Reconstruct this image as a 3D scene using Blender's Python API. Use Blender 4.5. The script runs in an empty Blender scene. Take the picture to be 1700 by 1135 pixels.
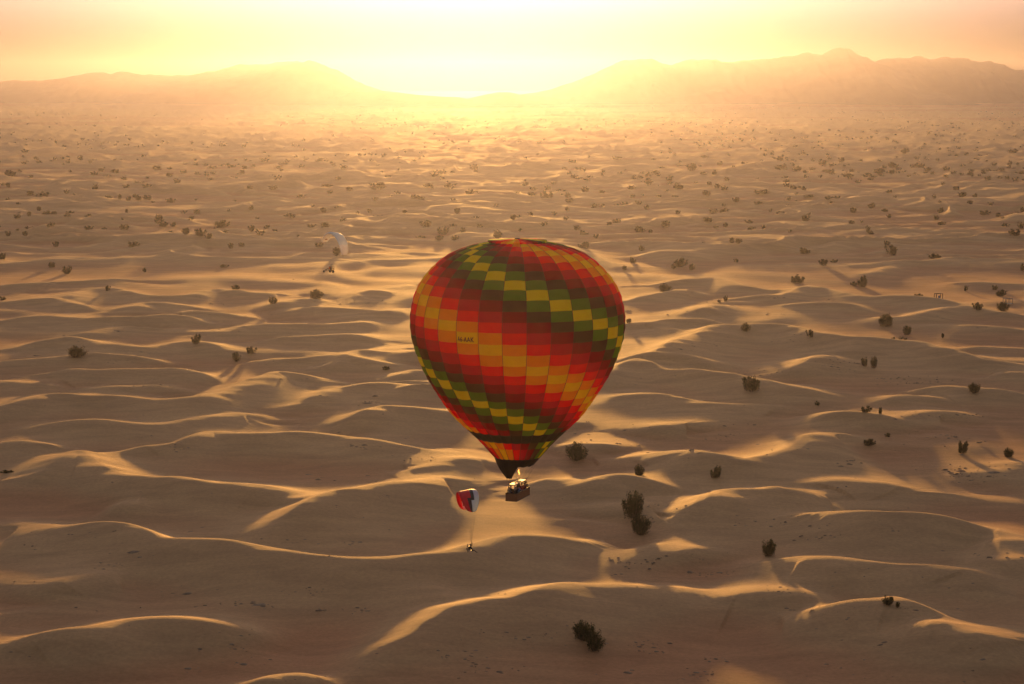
import bpy, bmesh, math, random
import numpy as np
from mathutils import Vector, Matrix

random.seed(7)
RNG = np.random.RandomState(11)
R = math.radians
scene = bpy.context.scene
COL = scene.collection

# ------------------------------------------------------------------ camera, sky, sun, exposure
CAM_H = 85.0
PITCH = 6.83          # degrees below the horizontal
FPX = 3542.0          # focal length in pixels of the 1700 px wide photograph (75 mm lens)
cam_data = bpy.data.cameras.new('camera')
cam_data.lens = 75.0
cam_data.sensor_width = 36.0
cam_data.clip_start = 1.0
cam_data.clip_end = 60000.0
cam = bpy.data.objects.new('camera', cam_data)
COL.objects.link(cam)
cam.location = (0, 0, CAM_H)
cam.rotation_euler = (R(90 - PITCH), 0, 0)
scene.camera = cam

SUN_EL, SUN_AZ = 2.0, -1.0
world = bpy.data.worlds.new('World')
scene.world = world
world.use_nodes = True
wn = world.node_tree.nodes
wl = world.node_tree.links
bg = wn['Background']
sky = wn.new('ShaderNodeTexSky')
sky.sky_type = 'NISHITA'
sky.sun_disc = False
sky.sun_elevation = R(SUN_EL)
sky.sun_rotation = R(SUN_AZ)
sky.altitude = 0
sky.air_density = 1.0
sky.dust_density = 6.0
sky.ozone_density = 1.0
tint = wn.new('ShaderNodeMix'); tint.data_type = 'RGBA'; tint.blend_type = 'MULTIPLY'; tint.inputs[0].default_value = 1.0
tint.inputs[7].default_value = (0.97, 0.92, 0.98, 1)      # dusty desert air
hs = wn.new('ShaderNodeHueSaturation'); hs.inputs['Saturation'].default_value = 0.5
wl.new(sky.outputs[0], hs.inputs['Color']); wl.new(hs.outputs[0], tint.inputs[6]); wl.new(tint.outputs[2], bg.inputs[0])
bg.inputs[1].default_value = 0.125

sd = bpy.data.lights.new('sun', 'SUN')
sd.energy = 5.0
sd.angle = R(1.8)
sd.color = (1.0, 0.485, 0.11)
sun = bpy.data.objects.new('sun', sd)
COL.objects.link(sun)
to_sun = Vector((math.sin(R(SUN_AZ)) * math.cos(R(SUN_EL)), math.cos(R(SUN_AZ)) * math.cos(R(SUN_EL)), math.sin(R(SUN_EL))))
sun.rotation_euler = to_sun.to_track_quat('Z', 'Y').to_euler()
sun.location = (0, -200, 300)

scene.view_settings.view_transform = 'Standard'
scene.view_settings.look = 'None'
scene.view_settings.gamma = 1.0
scene.view_settings.exposure = 1.45
scene.view_settings.use_curve_mapping = False
scene.render.engine = 'CYCLES'
scene.cycles.max_bounces = 8
scene.cycles.diffuse_bounces = 4
scene.cycles.transmission_bounces = 6
scene.cycles.transparent_max_bounces = 8
scene.cycles.volume_bounces = 1
scene.cycles.use_denoising = True

HAZE_DENSITY = 7.5e-5
HAZE_G = 0.82
HAZE_COL = (0.118, 0.124, 0.205)
# ------------------------------------------------------------------ helpers
def mat(name):
    m = bpy.data.materials.new(name)
    m.use_nodes = True
    nt = m.node_tree
    return m, nt.nodes, nt.links, nt.nodes['Principled BSDF']

def simple(name, col, rough=0.6, metal=0.0, noise=0.12, scale=8.0):
    m, n, l, b = mat(name)
    t = n.new('ShaderNodeTexNoise'); t.inputs['Scale'].default_value = scale
    t.inputs['Detail'].default_value = 4
    tc = n.new('ShaderNodeTexCoord'); l.new(tc.outputs['Object'], t.inputs['Vector'])
    mx = n.new('ShaderNodeMix'); mx.data_type = 'RGBA'
    mx.inputs[6].default_value = (*[c * (1 - noise) for c in col], 1)
    mx.inputs[7].default_value = (*[min(1, c * (1 + noise)) for c in col], 1)
    l.new(t.outputs[0], mx.inputs[0]); l.new(mx.outputs[2], b.inputs['Base Color'])
    b.inputs['Roughness'].default_value = rough
    b.inputs['Metallic'].default_value = metal
    return m

def tag(o, label=None, cat=None, group=None, kind=None):
    if label: o['label'] = label
    if cat: o['category'] = cat
    if group: o['group'] = group
    if kind: o['kind'] = kind
    return o

def empty(name, loc=(0, 0, 0), rz=0.0):
    o = bpy.data.objects.new(name, None)
    o.empty_display_size = 0.5
    o.location = loc
    o.rotation_euler = (0, 0, rz)
    COL.objects.link(o)
    return o

def mesh_obj(name, verts, faces, m=None, parent=None, smooth=False):
    me = bpy.data.meshes.new(name)
    me.from_pydata([tuple(v) for v in verts], [], [tuple(f) for f in faces])
    if smooth:
        me.polygons.foreach_set('use_smooth', [True] * len(me.polygons))
    if m is not None:
        for mm in (m if isinstance(m, (list, tuple)) else [m]):
            me.materials.append(mm)
    o = bpy.data.objects.new(name, me)
    COL.objects.link(o)
    if parent is not None:
        o.parent = parent
    return o

def bm_obj(name, bm, m=None, parent=None, smooth=False):
    me = bpy.data.meshes.new(name)
    if smooth:
        for f in bm.faces: f.smooth = True
    bm.to_mesh(me); bm.free()
    if m is not None:
        for mm in (m if isinstance(m, (list, tuple)) else [m]):
            me.materials.append(mm)
    o = bpy.data.objects.new(name, me)
    COL.objects.link(o)
    if parent is not None:
        o.parent = parent
    return o

def np_mesh(name, verts, quads, smooth=True):
    me = bpy.data.meshes.new(name)
    nv, nf = len(verts), len(quads)
    k = quads.shape[1]
    me.vertices.add(nv); me.vertices.foreach_set('co', verts.astype(np.float32).ravel())
    me.loops.add(nf * k); me.loops.foreach_set('vertex_index', quads.astype(np.int32).ravel())
    me.polygons.add(nf)
    me.polygons.foreach_set('loop_start', np.arange(0, nf * k, k, dtype=np.int32))
    try:
        me.polygons.foreach_set('loop_total', np.full(nf, k, dtype=np.int32))
    except Exception:
        pass
    me.update(calc_edges=True)
    me.polygons.foreach_set('use_smooth', np.full(nf, smooth, dtype=bool))
    return me

CP, SP = math.cos(R(PITCH)), math.sin(R(PITCH))
def ray(px, py):
    """direction through a pixel of the 1700 x 1135 photograph"""
    a = (px - 850.0) / FPX
    b = (567.5 - py) / FPX
    return Vector((a, CP + b * SP, -SP + b * CP))
def at_z(px, py, z=0.0):
    d = ray(px, py)
    t = (CAM_H - z) / max(1e-5, -d.z)
    return Vector((d.x * t, d.y * t, z))
def at_depth(px, py, depth):
    """point at a given distance along the optical axis"""
    d = ray(px, py)
    return Vector((d.x * depth, d.y * depth, CAM_H + d.z * depth))

# ------------------------------------------------------------------ noise
_T = RNG.rand(8, 256, 256)
def vnoise(x, y, k=0):
    xi = np.floor(x).astype(np.int64); yi = np.floor(y).astype(np.int64)
    fx = x - xi; fy = y - yi
    fx = fx * fx * fx * (fx * (fx * 6 - 15) + 10); fy = fy * fy * fy * (fy * (fy * 6 - 15) + 10)
    T = _T[k % 8]
    x0 = xi & 255; x1 = (xi + 1) & 255; y0 = yi & 255; y1 = (yi + 1) & 255
    a = T[x0, y0] * (1 - fx) + T[x1, y0] * fx
    b = T[x0, y1] * (1 - fx) + T[x1, y1] * fx
    return (a * (1 - fy) + b * fy) * 2 - 1
def fbm(x, y, octv=3, k=0, gain=0.5):
    s = 0; a = 1.0; f = 1.0
    for i in range(octv):
        s = s + a * vnoise(x * f + 13.7 * i, y * f + 5.1 * i, k + i)
        a *= gain; f *= 2.03
    return s
def sstep(a, b, x):
    t = np.clip((x - a) / (b - a), 0, 1)
    return t * t * (3 - 2 * t)

# ------------------------------------------------------------------ dune crests (read off the photograph, laid out on the ground), plus low wide humps added to shade sunlit gaps
# (height, far side width, near side width, points left to right)
CRESTS = """
3.2 8 11|-60,1090 0,1071 45,1061 100,1057 150,1053 185,1045 225,1038 275,1036 320,1038 380,1042 430,1047 490,1054
2.4 11 9|30,988 82,972 110,967 150,959 180,954 210,952 245,953
3.6 6 12|-60,866 0,860 30,857 60,860 100,867 150,872 200,878 230,885 255,896 275,902 320,906 370,910 425,919 460,925 500,932 550,937 600,938 650,935 700,929 745,924 780,914 820,902 860,895 900,891 940,888 965,885 985,877 1003,872 1022,876
2.6 7 9|380,1165 420,1150 450,1134 480,1130 540,1131 590,1138
3.6 7 13|540,1131 585,1110 620,1088 650,1070 680,1058 710,1040 740,1025 757,1019 780,1015 815,1009 850,1006 880,998 905,990 940,978 960,974 1000,972 1060,970 1090,969 1120,967 1160,966 1200,963 1240,964 1265,967 1295,974
2.0 5 8|690,965 720,990 745,1003 775,1016
2.6 5 12|1240,1012 1275,1014 1300,1013 1330,1016 1370,1015 1420,1012 1460,1009 1482,1006 1500,1012 1530,1020 1560,1026 1610,1032 1670,1042
2.6 8 11|1480,1028 1540,1046 1575,1057 1600,1065 1630,1072 1665,1081 1740,1092
2.8 4.5 12|1185,925 1215,926 1260,927 1310,927 1335,928 1360,931 1400,935 1440,940 1490,944 1530,945 1580,949 1612,953 1630,965 1660,975 1700,982 1760,986
2.2 8 8|1600,942 1635,937 1670,934 1760,934
3.0 5 12|1315,836 1345,852 1380,857 1420,862 1470,866 1520,867 1570,870 1620,873 1660,876 1700,878 1760,880
2.8 6 12|1100,819 1140,821 1180,823 1210,822 1240,821 1270,821 1285,818 1300,819 1340,818 1370,816 1410,819
2.4 7 9|1060,858 1100,857 1130,855 1160,845 1185,837 1198,829 1212,820
2.2 9 9|1325,810 1340,803 1360,801 1400,802 1440,805 1480,809 1510,812 1550,822
2.0 6 9|870,790 910,797 940,800 970,801 995,801
2.8 7 10|955,828 975,812 990,802 1010,797 1030,796 1060,799 1090,802 1120,807 1145,813
2.8 6 12|960,754 985,758 1010,757 1035,751 1070,750 1110,753 1150,757 1180,763 1215,766 1240,768 1260,763 1280,757 1310,747 1330,735 1345,724 1370,719 1400,719 1430,724 1460,729 1500,737
1.8 7 9|905,741 940,738 980,737 1010,739 1050,745
2.0 9 11|1485,708 1500,698 1515,692 1530,689 1560,686 1590,689 1620,698
2.2 5 10|1310,680 1350,686 1390,691 1430,694 1470,699 1500,707 1520,713
2.2 13 10|1060,716 1085,711 1110,707 1130,703 1145,702 1170,708
1.8 9 9|1630,800 1655,785 1675,776 1700,767 1760,762
3.2 7 13|-60,812 0,802 40,792 75,782 100,770 120,758 133,755 142,760 155,770 170,780 195,790 225,796 260,800 295,802 330,808 360,811 425,810 460,812 490,816 520,822 560,830
2.8 5 12|135,760 160,754 185,750 215,745 240,741 275,740 300,737 325,728 345,722 370,722 390,726 425,728 460,728 500,726 545,726 580,729 620,734 660,739 700,742 725,740 755,736 830,734
2.2 5 10|-60,737 0,736 35,737 70,740 105,744 145,750
2.4 6 11|-60,708 0,706 50,705 100,703 160,704 210,706 250,706 280,704 310,699 330,695 365,690 400,686 425,686 445,687 470,689 505,693
1.6 9 7|165,839 200,840 230,841 270,839
3.0 8 13|395,914 425,898 445,885 465,875 490,862 510,850 540,838 560,833 590,828 620,819 650,812 680,807 705,800 725,794 745,793 762,796 780,799 800,801 860,804
1.8 8 6|475,845 500,836 530,833 570,832
2.2 9 8|620,784 650,781 680,781 705,779 725,776 740,771 760,765 790,761 815,761 870,764
2.6 7 11|555,715 585,702 605,692 630,685 650,684 690,686 740,685 830,687
2.6 6 12|-60,700 -20,690 0,684 25,675 50,668 80,660 115,659 150,662 190,661 230,664 260,667 290,668 325,666 345,660 370,656 390,648 410,637 425,632 440,627 455,623 490,624 520,626 560,628 620,632
1.7 6 9|-60,633 0,634 30,636 60,638 90,637 125,635
2.2 5 11|20,628 50,620 80,617 120,615 160,618 210,617 260,617 300,618 330,622 360,629 390,632 425,632
1.8 5 9|90,646 130,644 170,643 210,643 250,641 280,644 330,652
2.2 5 11|-60,599 0,598 50,597 90,595 120,593 150,592 190,594 230,595 265,598 295,606
2.4 6 11|-60,577 0,575 40,573 80,568 120,565 150,569 180,574 210,576 240,577 265,575 290,571 320,570 350,577 380,585 420,592
2.0 8 9|140,564 165,550 190,546 220,543 255,540
2.2 6 11|-60,535 0,531 40,527 80,526 120,529 160,532 200,530 240,530 275,528 310,529 340,533 375,539
1.9 6 9|200,524 220,512 240,506 265,505 300,508 340,511 385,515
1.5 7 8|260,523 300,519 350,522 400,525 450,526
2.0 6 10|280,553 330,552 365,550 400,545 425,545 480,544 530,545 560,542 590,538 610,530 650,525
1.9 6 9|415,559 450,563 500,562 550,561 600,562 630,566 660,568
2.4 6 11|415,587 450,588 470,594 500,596 540,593 580,591 610,584 640,576 670,574 720,573
2.2 7 10|490,623 530,610 555,604 570,596 585,599 620,603 670,604 730,604
2.2 9 10|640,635 670,623 690,615 720,608
2.6 7 11|470,680 510,665 530,656 550,648 580,644 620,641 660,640 700,638 760,641
2.0 6 10|415,521 460,518 500,514 530,512 560,515 600,518 640,520 660,512 700,506
1.5 6 8|550,521 590,527 640,528
2.0 6 10|-60,502 0,500 30,499 60,498 95,499 130,506 155,512 185,515
2.2 7 9|75,501 110,492 125,484 140,481 160,480
2.0 5 10|50,479 110,477 150,477 190,481 220,487 260,491 310,490 335,483 370,480 400,485 425,486 460,484 510,486
1.8 7 9|445,514 480,503 510,499 540,496 570,496
2.1 8 9|595,500 620,485 640,478 660,473 680,470 730,470
1.9 6 10|-60,476 0,473 50,471 90,467 150,466 210,462 270,465
2.2 6 10|1020,500 1060,494 1085,491 1110,487 1130,483 1155,483 1190,490
2.3 6 10|1180,493 1220,491 1255,490 1295,490 1310,487 1325,480 1343,475 1370,480 1400,486 1430,492 1480,495 1530,498 1570,503 1610,509 1660,516
2.0 6 10|1010,470 1080,470 1130,468 1165,464 1190,463 1215,470 1235,476 1270,479 1310,479 1340,475
2.4 9 10|1138,534 1165,520 1185,510 1200,503 1220,498
2.2 6 10|1010,543 1060,538 1085,538 1105,537 1150,536 1175,537 1200,542 1230,548
1.6 6 8|1095,541 1115,550 1140,555 1180,555
3.2 7 12|1020,602 1065,593 1085,590 1105,583 1120,574 1140,566 1160,560 1180,551 1200,549 1235,549 1255,546 1275,546 1300,548 1325,553 1350,561 1380,565 1420,570 1445,570 1470,571 1510,574 1535,578 1555,584 1590,589 1620,597 1660,598 1700,599 1760,599
2.0 6 9|1010,606 1045,598 1070,597 1110,599 1150,601 1190,607 1220,612 1245,615
2.8 7 11|990,646 1010,627 1025,615 1040,607 1055,603 1070,605 1090,612 1115,618 1160,622 1200,627 1240,633 1270,638 1300,644 1350,650 1400,655 1460,661
2.4 5 11|940,645 1000,650 1050,655 1100,659 1140,665 1190,670 1250,670 1300,671 1350,678
2.6 8 10|1285,626 1325,613 1345,606 1365,597 1385,592 1420,591 1445,593
2.4 9 9|1365,597 1405,590 1420,580 1440,568
2.4 6 10|1430,517 1465,522 1490,526 1520,525 1550,520 1580,512 1605,510 1630,513 1660,518 1760,527
1.9 6 10|1260,501 1310,505 1360,506 1410,508 1450,519
1.9 6 10|1520,534 1560,538 1610,541 1660,545 1760,553
2.1 7 10|1490,650 1530,646 1580,646 1610,648 1650,650 1760,660
1.7 6 9|1625,620 1660,622 1760,624
1.6 6 9|1580,584 1620,579 1660,578 1760,577
1.9 6 10|1560,462 1620,467 1760,470
1.9 8 9|1420,462 1460,448 1490,437 1530,436 1570,440
1.8 14 14|1030,898 1100,908 1160,915 1210,926
1.7 14 12|1150,985 1240,990 1330,992 1420,986
1.8 14 14|980,856 1040,842 1080,838 1130,842
1.8 14 12|830,706 900,700 960,706
2.0 12 12|1600,900 1660,905 1760,905
1.7 8 10|1455,676 1490,662 1530,662 1570,668 1610,676
"""
def catmull(P, n):
    P = [P[0] * 2 - P[1]] + P + [P[-1] * 2 - P[-2]]
    out = []
    for i in range(1, len(P) - 2):
        p0, p1, p2, p3 = P[i - 1:i + 3]
        for k in range(n):
            t = k / n
            out.append(0.5 * ((2 * p1) + (p2 - p0) * t + (2 * p0 - 5 * p1 + 4 * p2 - p3) * t * t + (3 * p1 - p0 - 3 * p2 + p3) * t ** 3))
    out.append(P[-2])
    return out
CURVES = []
for ln in CRESTS.strip().splitlines():
    hd, pts = ln.split('|')
    A, wf, wnr = [float(v) for v in hd.split()]
    P = []
    for q in pts.split():
        a, b = q.split(',')
        v = at_z(float(a), float(b), A * 0.9)
        P.append(Vector((v.x, v.y)))
    C = catmull(P, 4)
    CURVES.append((A * 1.5, wf * 1.5, wnr * 1.4, np.array([[c.x, c.y] for c in C])))

def crest_heights(X, Y):
    """sum of the traced dunes and added shading humps at flat arrays X, Y"""
    acc = np.zeros_like(X)
    global CREST_DIST
    CREST_DIST = np.full(len(X), 50.0)
    order = np.argsort(Y); Ys = Y[order]
    for ci, (A, wf, wnr, C) in enumerate(CURVES):
        pad = 3.0 * max(wf, wnr)
        lo = np.searchsorted(Ys, C[:, 1].min() - pad); hi = np.searchsorted(Ys, C[:, 1].max() + pad)
        idx = order[lo:hi]
        idx = idx[(X[idx] > C[:, 0].min() - pad) & (X[idx] < C[:, 0].max() + pad)]
        if not len(idx): continue
        px, py = X[idx], Y[idx]
        best = np.full(len(idx), 1e9); sgn = np.ones(len(idx)); tt = np.zeros(len(idx))
        seg = C[1:] - C[:-1]; L = np.hypot(seg[:, 0], seg[:, 1]); cum = np.concatenate([[0], np.cumsum(L)]); tot = cum[-1]
        for s in range(len(seg)):
            ax, ay = C[s]; dx, dy = seg[s]; ll = max(L[s], 1e-6)
            m = (px > min(ax, ax + dx) - pad) & (px < max(ax, ax + dx) + pad) & (py > min(ay, ay + dy) - pad) & (py < max(ay, ay + dy) + pad)
            if not m.any(): continue
            mi = np.nonzero(m)[0]
            qx = px[mi] - ax; qy = py[mi] - ay
            t = np.clip((qx * dx + qy * dy) / ll ** 2, 0, 1)
            d = np.hypot(qx - t * dx, qy - t * dy)
            cr = dx * qy - dy * qx
            b = d < best[mi]
            ii = mi[b]
            best[ii] = d[b]; sgn[ii] = np.where(cr[b] >= 0, 1, -1); tt[ii] = (cum[s] + t[b] * ll)
        taper = np.minimum(1, np.minimum(tt, tot - tt) / min(38.0, tot * 0.42) )
        taper = np.sin(np.clip(taper, 0, 1) * math.pi / 2) ** 1.2
        amp = A * taper * (0.88 + 0.22 * vnoise(px / 19.0 + ci * 3.3, py / 60.0 + ci, 3))
        wff = wf * (0.9 + 0.35 * vnoise(px / 23.0 + ci * 5.1, py / 80.0 + 7 + ci, 4))
        wnn = wnr * (0.95 + 0.3 * vnoise(px / 31.0 + ci * 1.7, py / 80.0 + 3 + ci, 5))
        # round the crest a little
        d0 = np.sqrt(best ** 2 + 0.8) - 0.8944
        far = amp * np.exp(-(d0 / wff) ** 1.25)
        near = amp * np.exp(-(d0 / wnn) ** 1.55)
        h = np.where(sgn > 0, far, near)
        CREST_DIST[idx] = np.minimum(CREST_DIST[idx], best)
        acc[idx] += np.maximum(h, 0) ** 2.6
    return acc

def dune_layer(x, y, lam, rot, k, amp_scale):
    c, s = math.cos(rot), math.sin(rot)
    u = x * c - y * s; v = x * s + y * c
    ph = v / lam + 1.25 * fbm(u / 110.0, v / 120.0, 2, k) + 0.22 * fbm(u / 28.0, v / 36.0, 2, k + 3)
    f = ph - np.floor(ph)
    cell = np.floor(ph)
    up = np.clip(f / 0.6, 0, 1); up = up * up * (1.9 - 0.9 * up)
    dn = (np.exp(-(np.clip(f - 0.6, 0, 1) / 0.4 * 1.9) ** 1.2) - 0.1154) / 0.8846
    prof = np.maximum(np.where(f < 0.6, up, dn), 0.0)
    am = np.clip(0.45 + 0.9 * vnoise(u / 70.0 + cell * 7.31, v / 400.0 + cell * 3.17, k + 2), 0, 1.4)
    return prof * am * amp_scale

def ground_height(X, Y):
    X = np.asarray(X, float).ravel(); Y = np.asarray(Y, float).ravel()
    d = np.hypot(X, Y)
    # traced area is left by a soft margin: further away and outside the view the dunes are procedural
    far_w = sstep(960, 1150, Y)
    side = sstep(0.262, 0.33, np.abs(X) / np.maximum(Y, 1.0))
    near_w = 1 - sstep(240, 285, Y)
    w = np.maximum(np.maximum(far_w, side), near_w)
    p1 = dune_layer(X, Y, 80.0, 0.10, 0, 5.0)
    p2 = dune_layer(X + 311, Y + 97, 58.0, -0.22, 4, 3.6)
    p3 = dune_layer(X - 57, Y + 413, 40.0, 0.03, 6, 2.4)
    proc = (p1 ** 2.6 + p2 ** 2.6 + p3 ** 2.6)
    acc = crest_heights(X, Y) * (1 - far_w) + proc * (w + 0.035 + 0.05 * sstep(450, 650, Y) + 0.5 * (1 - sstep(22, 42, np.abs(X + 1))) * sstep(470, 560, Y))
    h = acc ** (1 / 2.6)
    # large swells of the plain, growing with distance
    h = h + 1.1 * fbm(X / 160.0, Y / 120.0, 2, 1) * sstep(60, 1400, d)
    h = h + 5.0 * np.clip(fbm(X / 900.0, Y / 700.0, 3, 2), -1, 1.5) * sstep(2200, 5200, d)
    # uneven floor between the dunes
    fl = np.exp(-(h / 1.2) ** 2) if False else 1.0 / (1.0 + np.maximum(acc, 0) * 1.2)
    nearfade = 1 - sstep(1000, 1800, d)
    h = h + nearfade * (0.24 * fbm(X / 18.0, Y / 11.0, 2, 5) + 0.035 * fl * fbm(X / 2.6, Y / 1.7, 2, 6))
    return h

# ------------------------------------------------------------------ ground sheet
PIVOT = 0.0
ang_f = np.linspace(-17, 17, 900)
side_a = 17 + np.cumsum(np.linspace(0.08, 8.0, 42))
side_a = side_a[side_a < 180]
angs = np.concatenate([-side_a[::-1], ang_f, side_a])
angs = np.unique(np.concatenate([[-180.0], angs, [180.0]]))
# rows spaced evenly in the picture, then coarser underfoot
rows_near = np.array([0.5, 60, 120, 170, 210, 240, 260, 275, 283])
inv = np.linspace(1 / 288.0, 1 / 26000.0, 1130)
radii = np.concatenate([rows_near, 1 / inv, [32000, 40000]])
AA, RR = np.meshgrid(np.radians(angs), radii)
GX = (RR * np.sin(AA)).ravel(); GY = (RR * np.cos(AA)).ravel()
GZ = ground_height(GX, GY)
nr, na = RR.shape
def box(a, r, axis):
    a = np.moveaxis(a, axis, 0)
    p = np.concatenate([np.repeat(a[:1], r + 1, 0), a, np.repeat(a[-1:], r, 0)], 0).cumsum(0)
    out = (p[2 * r + 1:] - p[:-2 * r - 1]) / (2 * r + 1)
    return np.moveaxis(out, 0, axis)
# wind-smoothed flanks: soften everything that is not a crest line
Z2 = GZ.reshape(nr, na); CD = CREST_DIST.reshape(nr, na)
def blur(a, r):
    for _ in range(3): a = box(box(a, r, 0), r, 1)
    return a
Zb, Zs = blur(Z2, 8), blur(Z2, 3)
wb = (1 - sstep(380, 800, RR)) ; target = Zb * wb + Zs * (1 - wb)
k_ = sstep(2.5, 12.0, CD) * (1 - sstep(950, 1150, RR))
GZ = (Z2 * (1 - k_) + target * k_).ravel()
GZ[RR.ravel() > 20000] = 0
ii = np.arange(nr * na).reshape(nr, na)
quads = np.stack([ii[:-1, :-1], ii[:-1, 1:], ii[1:, 1:], ii[1:, :-1]], -1).reshape(-1, 4)[:, ::-1]
gme = np_mesh('desert_ground', np.stack([GX, GY, GZ], 1), quads)
ground = bpy.data.objects.new('desert_ground', gme)
COL.objects.link(ground)
tag(ground, 'rippled orange brown sand dunes rolling across the whole desert plain', kind='structure')

m, n, l, b = mat('sand')
geo = n.new('ShaderNodeNewGeometry')
sep = n.new('ShaderNodeSeparateXYZ'); l.new(geo.outputs['Position'], sep.inputs[0])
def noise_node(scale, detail=4, rough=0.55, vec=None, dist=0.0):
    t = n.new('ShaderNodeTexNoise'); t.inputs['Scale'].default_value = scale
    t.inputs['Detail'].default_value = detail; t.inputs['Roughness'].default_value = rough
    t.inputs['Distortion'].default_value = dist
    l.new(vec or geo.outputs['Position'], t.inputs['Vector'])
    return t
mp = n.new('ShaderNodeMapping'); mp.inputs['Scale'].default_value = (0.35, 1.0, 1.0)
l.new(geo.outputs['Position'], mp.inputs['Vector'])
big = noise_node(0.018, 3, 0.5, mp.outputs[0], 0.4)
mid = noise_node(0.16, 5, 0.6, mp.outputs[0], 0.6)
fine = noise_node(1.4, 5, 0.65)
# low floors are redder and grittier than the blown dune sand
hr = n.new('ShaderNodeMapRange'); hr.inputs[1].default_value = 0.1; hr.inputs[2].default_value = 1.6
ad = n.new('ShaderNodeMath'); ad.operation = 'MULTIPLY_ADD'; ad.inputs[1].default_value = 2.6; 
l.new(big.outputs[0], ad.inputs[0])
sb = n.new('ShaderNodeMath'); sb.operation = 'SUBTRACT'; l.new(sep.outputs[2], sb.inputs[0]); sb.inputs[1].default_value = 1.3
l.new(sb.outputs[0], ad.inputs[2]); l.new(ad.outputs[0], hr.inputs[0])
c1 = n.new('ShaderNodeMix'); c1.data_type = 'RGBA'
c1.inputs[6].default_value = (0.53, 0.26, 0.13, 1); c1.inputs[7].default_value = (0.58, 0.35, 0.18, 1)
l.new(hr.outputs[0], c1.inputs[0])
c2 = n.new('ShaderNodeMix'); c2.data_type = 'RGBA'; c2.blend_type = 'MULTIPLY'; c2.inputs[0].default_value = 1.0
rmp = n.new('ShaderNodeValToRGB'); rmp.color_ramp.elements[0].position = 0.3; rmp.color_ramp.elements[0].color = (0.80, 0.78, 0.76, 1)
rmp.color_ramp.elements[1].position = 0.7; rmp.color_ramp.elements[1].color = (1.1, 1.08, 1.05, 1)
l.new(mid.outputs[0], rmp.inputs[0]); l.new(c1.outputs[2], c2.inputs[6]); l.new(rmp.outputs[0], c2.inputs[7])
c3 = n.new('ShaderNodeMix'); c3.data_type = 'RGBA'; c3.blend_type = 'MULTIPLY'; c3.inputs[0].default_value = 1.0
rm2 = n.new('ShaderNodeValToRGB'); rm2.color_ramp.elements[0].position = 0.3; rm2.color_ramp.elements[0].color = (0.86, 0.85, 0.84, 1)
rm2.color_ramp.elements[1].position = 0.65; rm2.color_ramp.elements[1].color = (1.05, 1.05, 1.05, 1)
l.new(fine.outputs[0], rm2.inputs[0]); l.new(c2.outputs[2], c3.inputs[6]); l.new(rm2.outputs[0], c3.inputs[7])
l.new(c3.outputs[2], b.inputs['Base Color'])
b.inputs['Roughness'].default_value = 0.85
b.inputs['Specular IOR Level'].default_value = 0.1
# wind ripples: fine relief
wv = n.new('ShaderNodeTexWave'); wv.inputs['Scale'].default_value = 0.9; wv.inputs['Distortion'].default_value = 5.0
wv.inputs['Detail'].default_value = 3; wv.inputs['Detail Scale'].default_value = 0.6; wv.bands_direction = 'Y'
l.new(geo.outputs['Position'], wv.inputs['Vector'])
bp = n.new('ShaderNodeBump'); bp.inputs['Strength'].default_value = 0.32; bp.inputs['Distance'].default_value = 0.25
bsum = n.new('ShaderNodeMath'); bsum.operation = 'ADD'
fm = n.new('ShaderNodeMath'); fm.operation = 'MULTIPLY'; fm.inputs[1].default_value = 1.2; l.new(fine.outputs[0], fm.inputs[0])
wm = n.new('ShaderNodeMath'); wm.operation = 'MULTIPLY'; wm.inputs[1].default_value = 0.35; l.new(wv.outputs['Fac'], wm.inputs[0])
l.new(fm.outputs[0], bsum.inputs[0]); l.new(wm.outputs[0], bsum.inputs[1])
l.new(bsum.outputs[0], bp.inputs['Height']); l.new(bp.outputs[0], b.inputs['Normal'])
gme.materials.append(m)
SAND = m

def on_ground(px, py):
    z = 0.0
    for _ in range(6):
        p = at_z(px, py, z)
        z = float(ground_height([p.x], [p.y])[0])
    return Vector((p.x, p.y, z))

def on_ground_many(pts):
    P = np.array(pts, float)
    a = (P[:, 0] - 850.0) / FPX; bb = (567.5 - P[:, 1]) / FPX
    dy = CP + bb * SP; dz = -SP + bb * CP
    z = np.zeros(len(P))
    for _ in range(5):
        t = (CAM_H - z) / np.maximum(1e-5, -dz)
        X = a * t; Y = dy * t
        z = ground_height(X, Y)
    return np.stack([X, Y, z], 1)
# ------------------------------------------------------------------ mountains
rock, n, l, b = mat('mountain_rock')
geo = n.new('ShaderNodeNewGeometry')
t = n.new('ShaderNodeTexNoise'); t.inputs['Scale'].default_value = 0.01; t.inputs['Detail'].default_value = 8
l.new(geo.outputs['Position'], t.inputs['Vector'])
rp = n.new('ShaderNodeValToRGB'); rp.color_ramp.elements[0].color = (0.12, 0.09, 0.07, 1); rp.color_ramp.elements[1].color = (0.26, 0.19, 0.14, 1)
l.new(t.outputs[0], rp.inputs[0]); l.new(rp.outputs[0], b.inputs['Base Color']); b.inputs['Roughness'].default_value = 0.95

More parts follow.
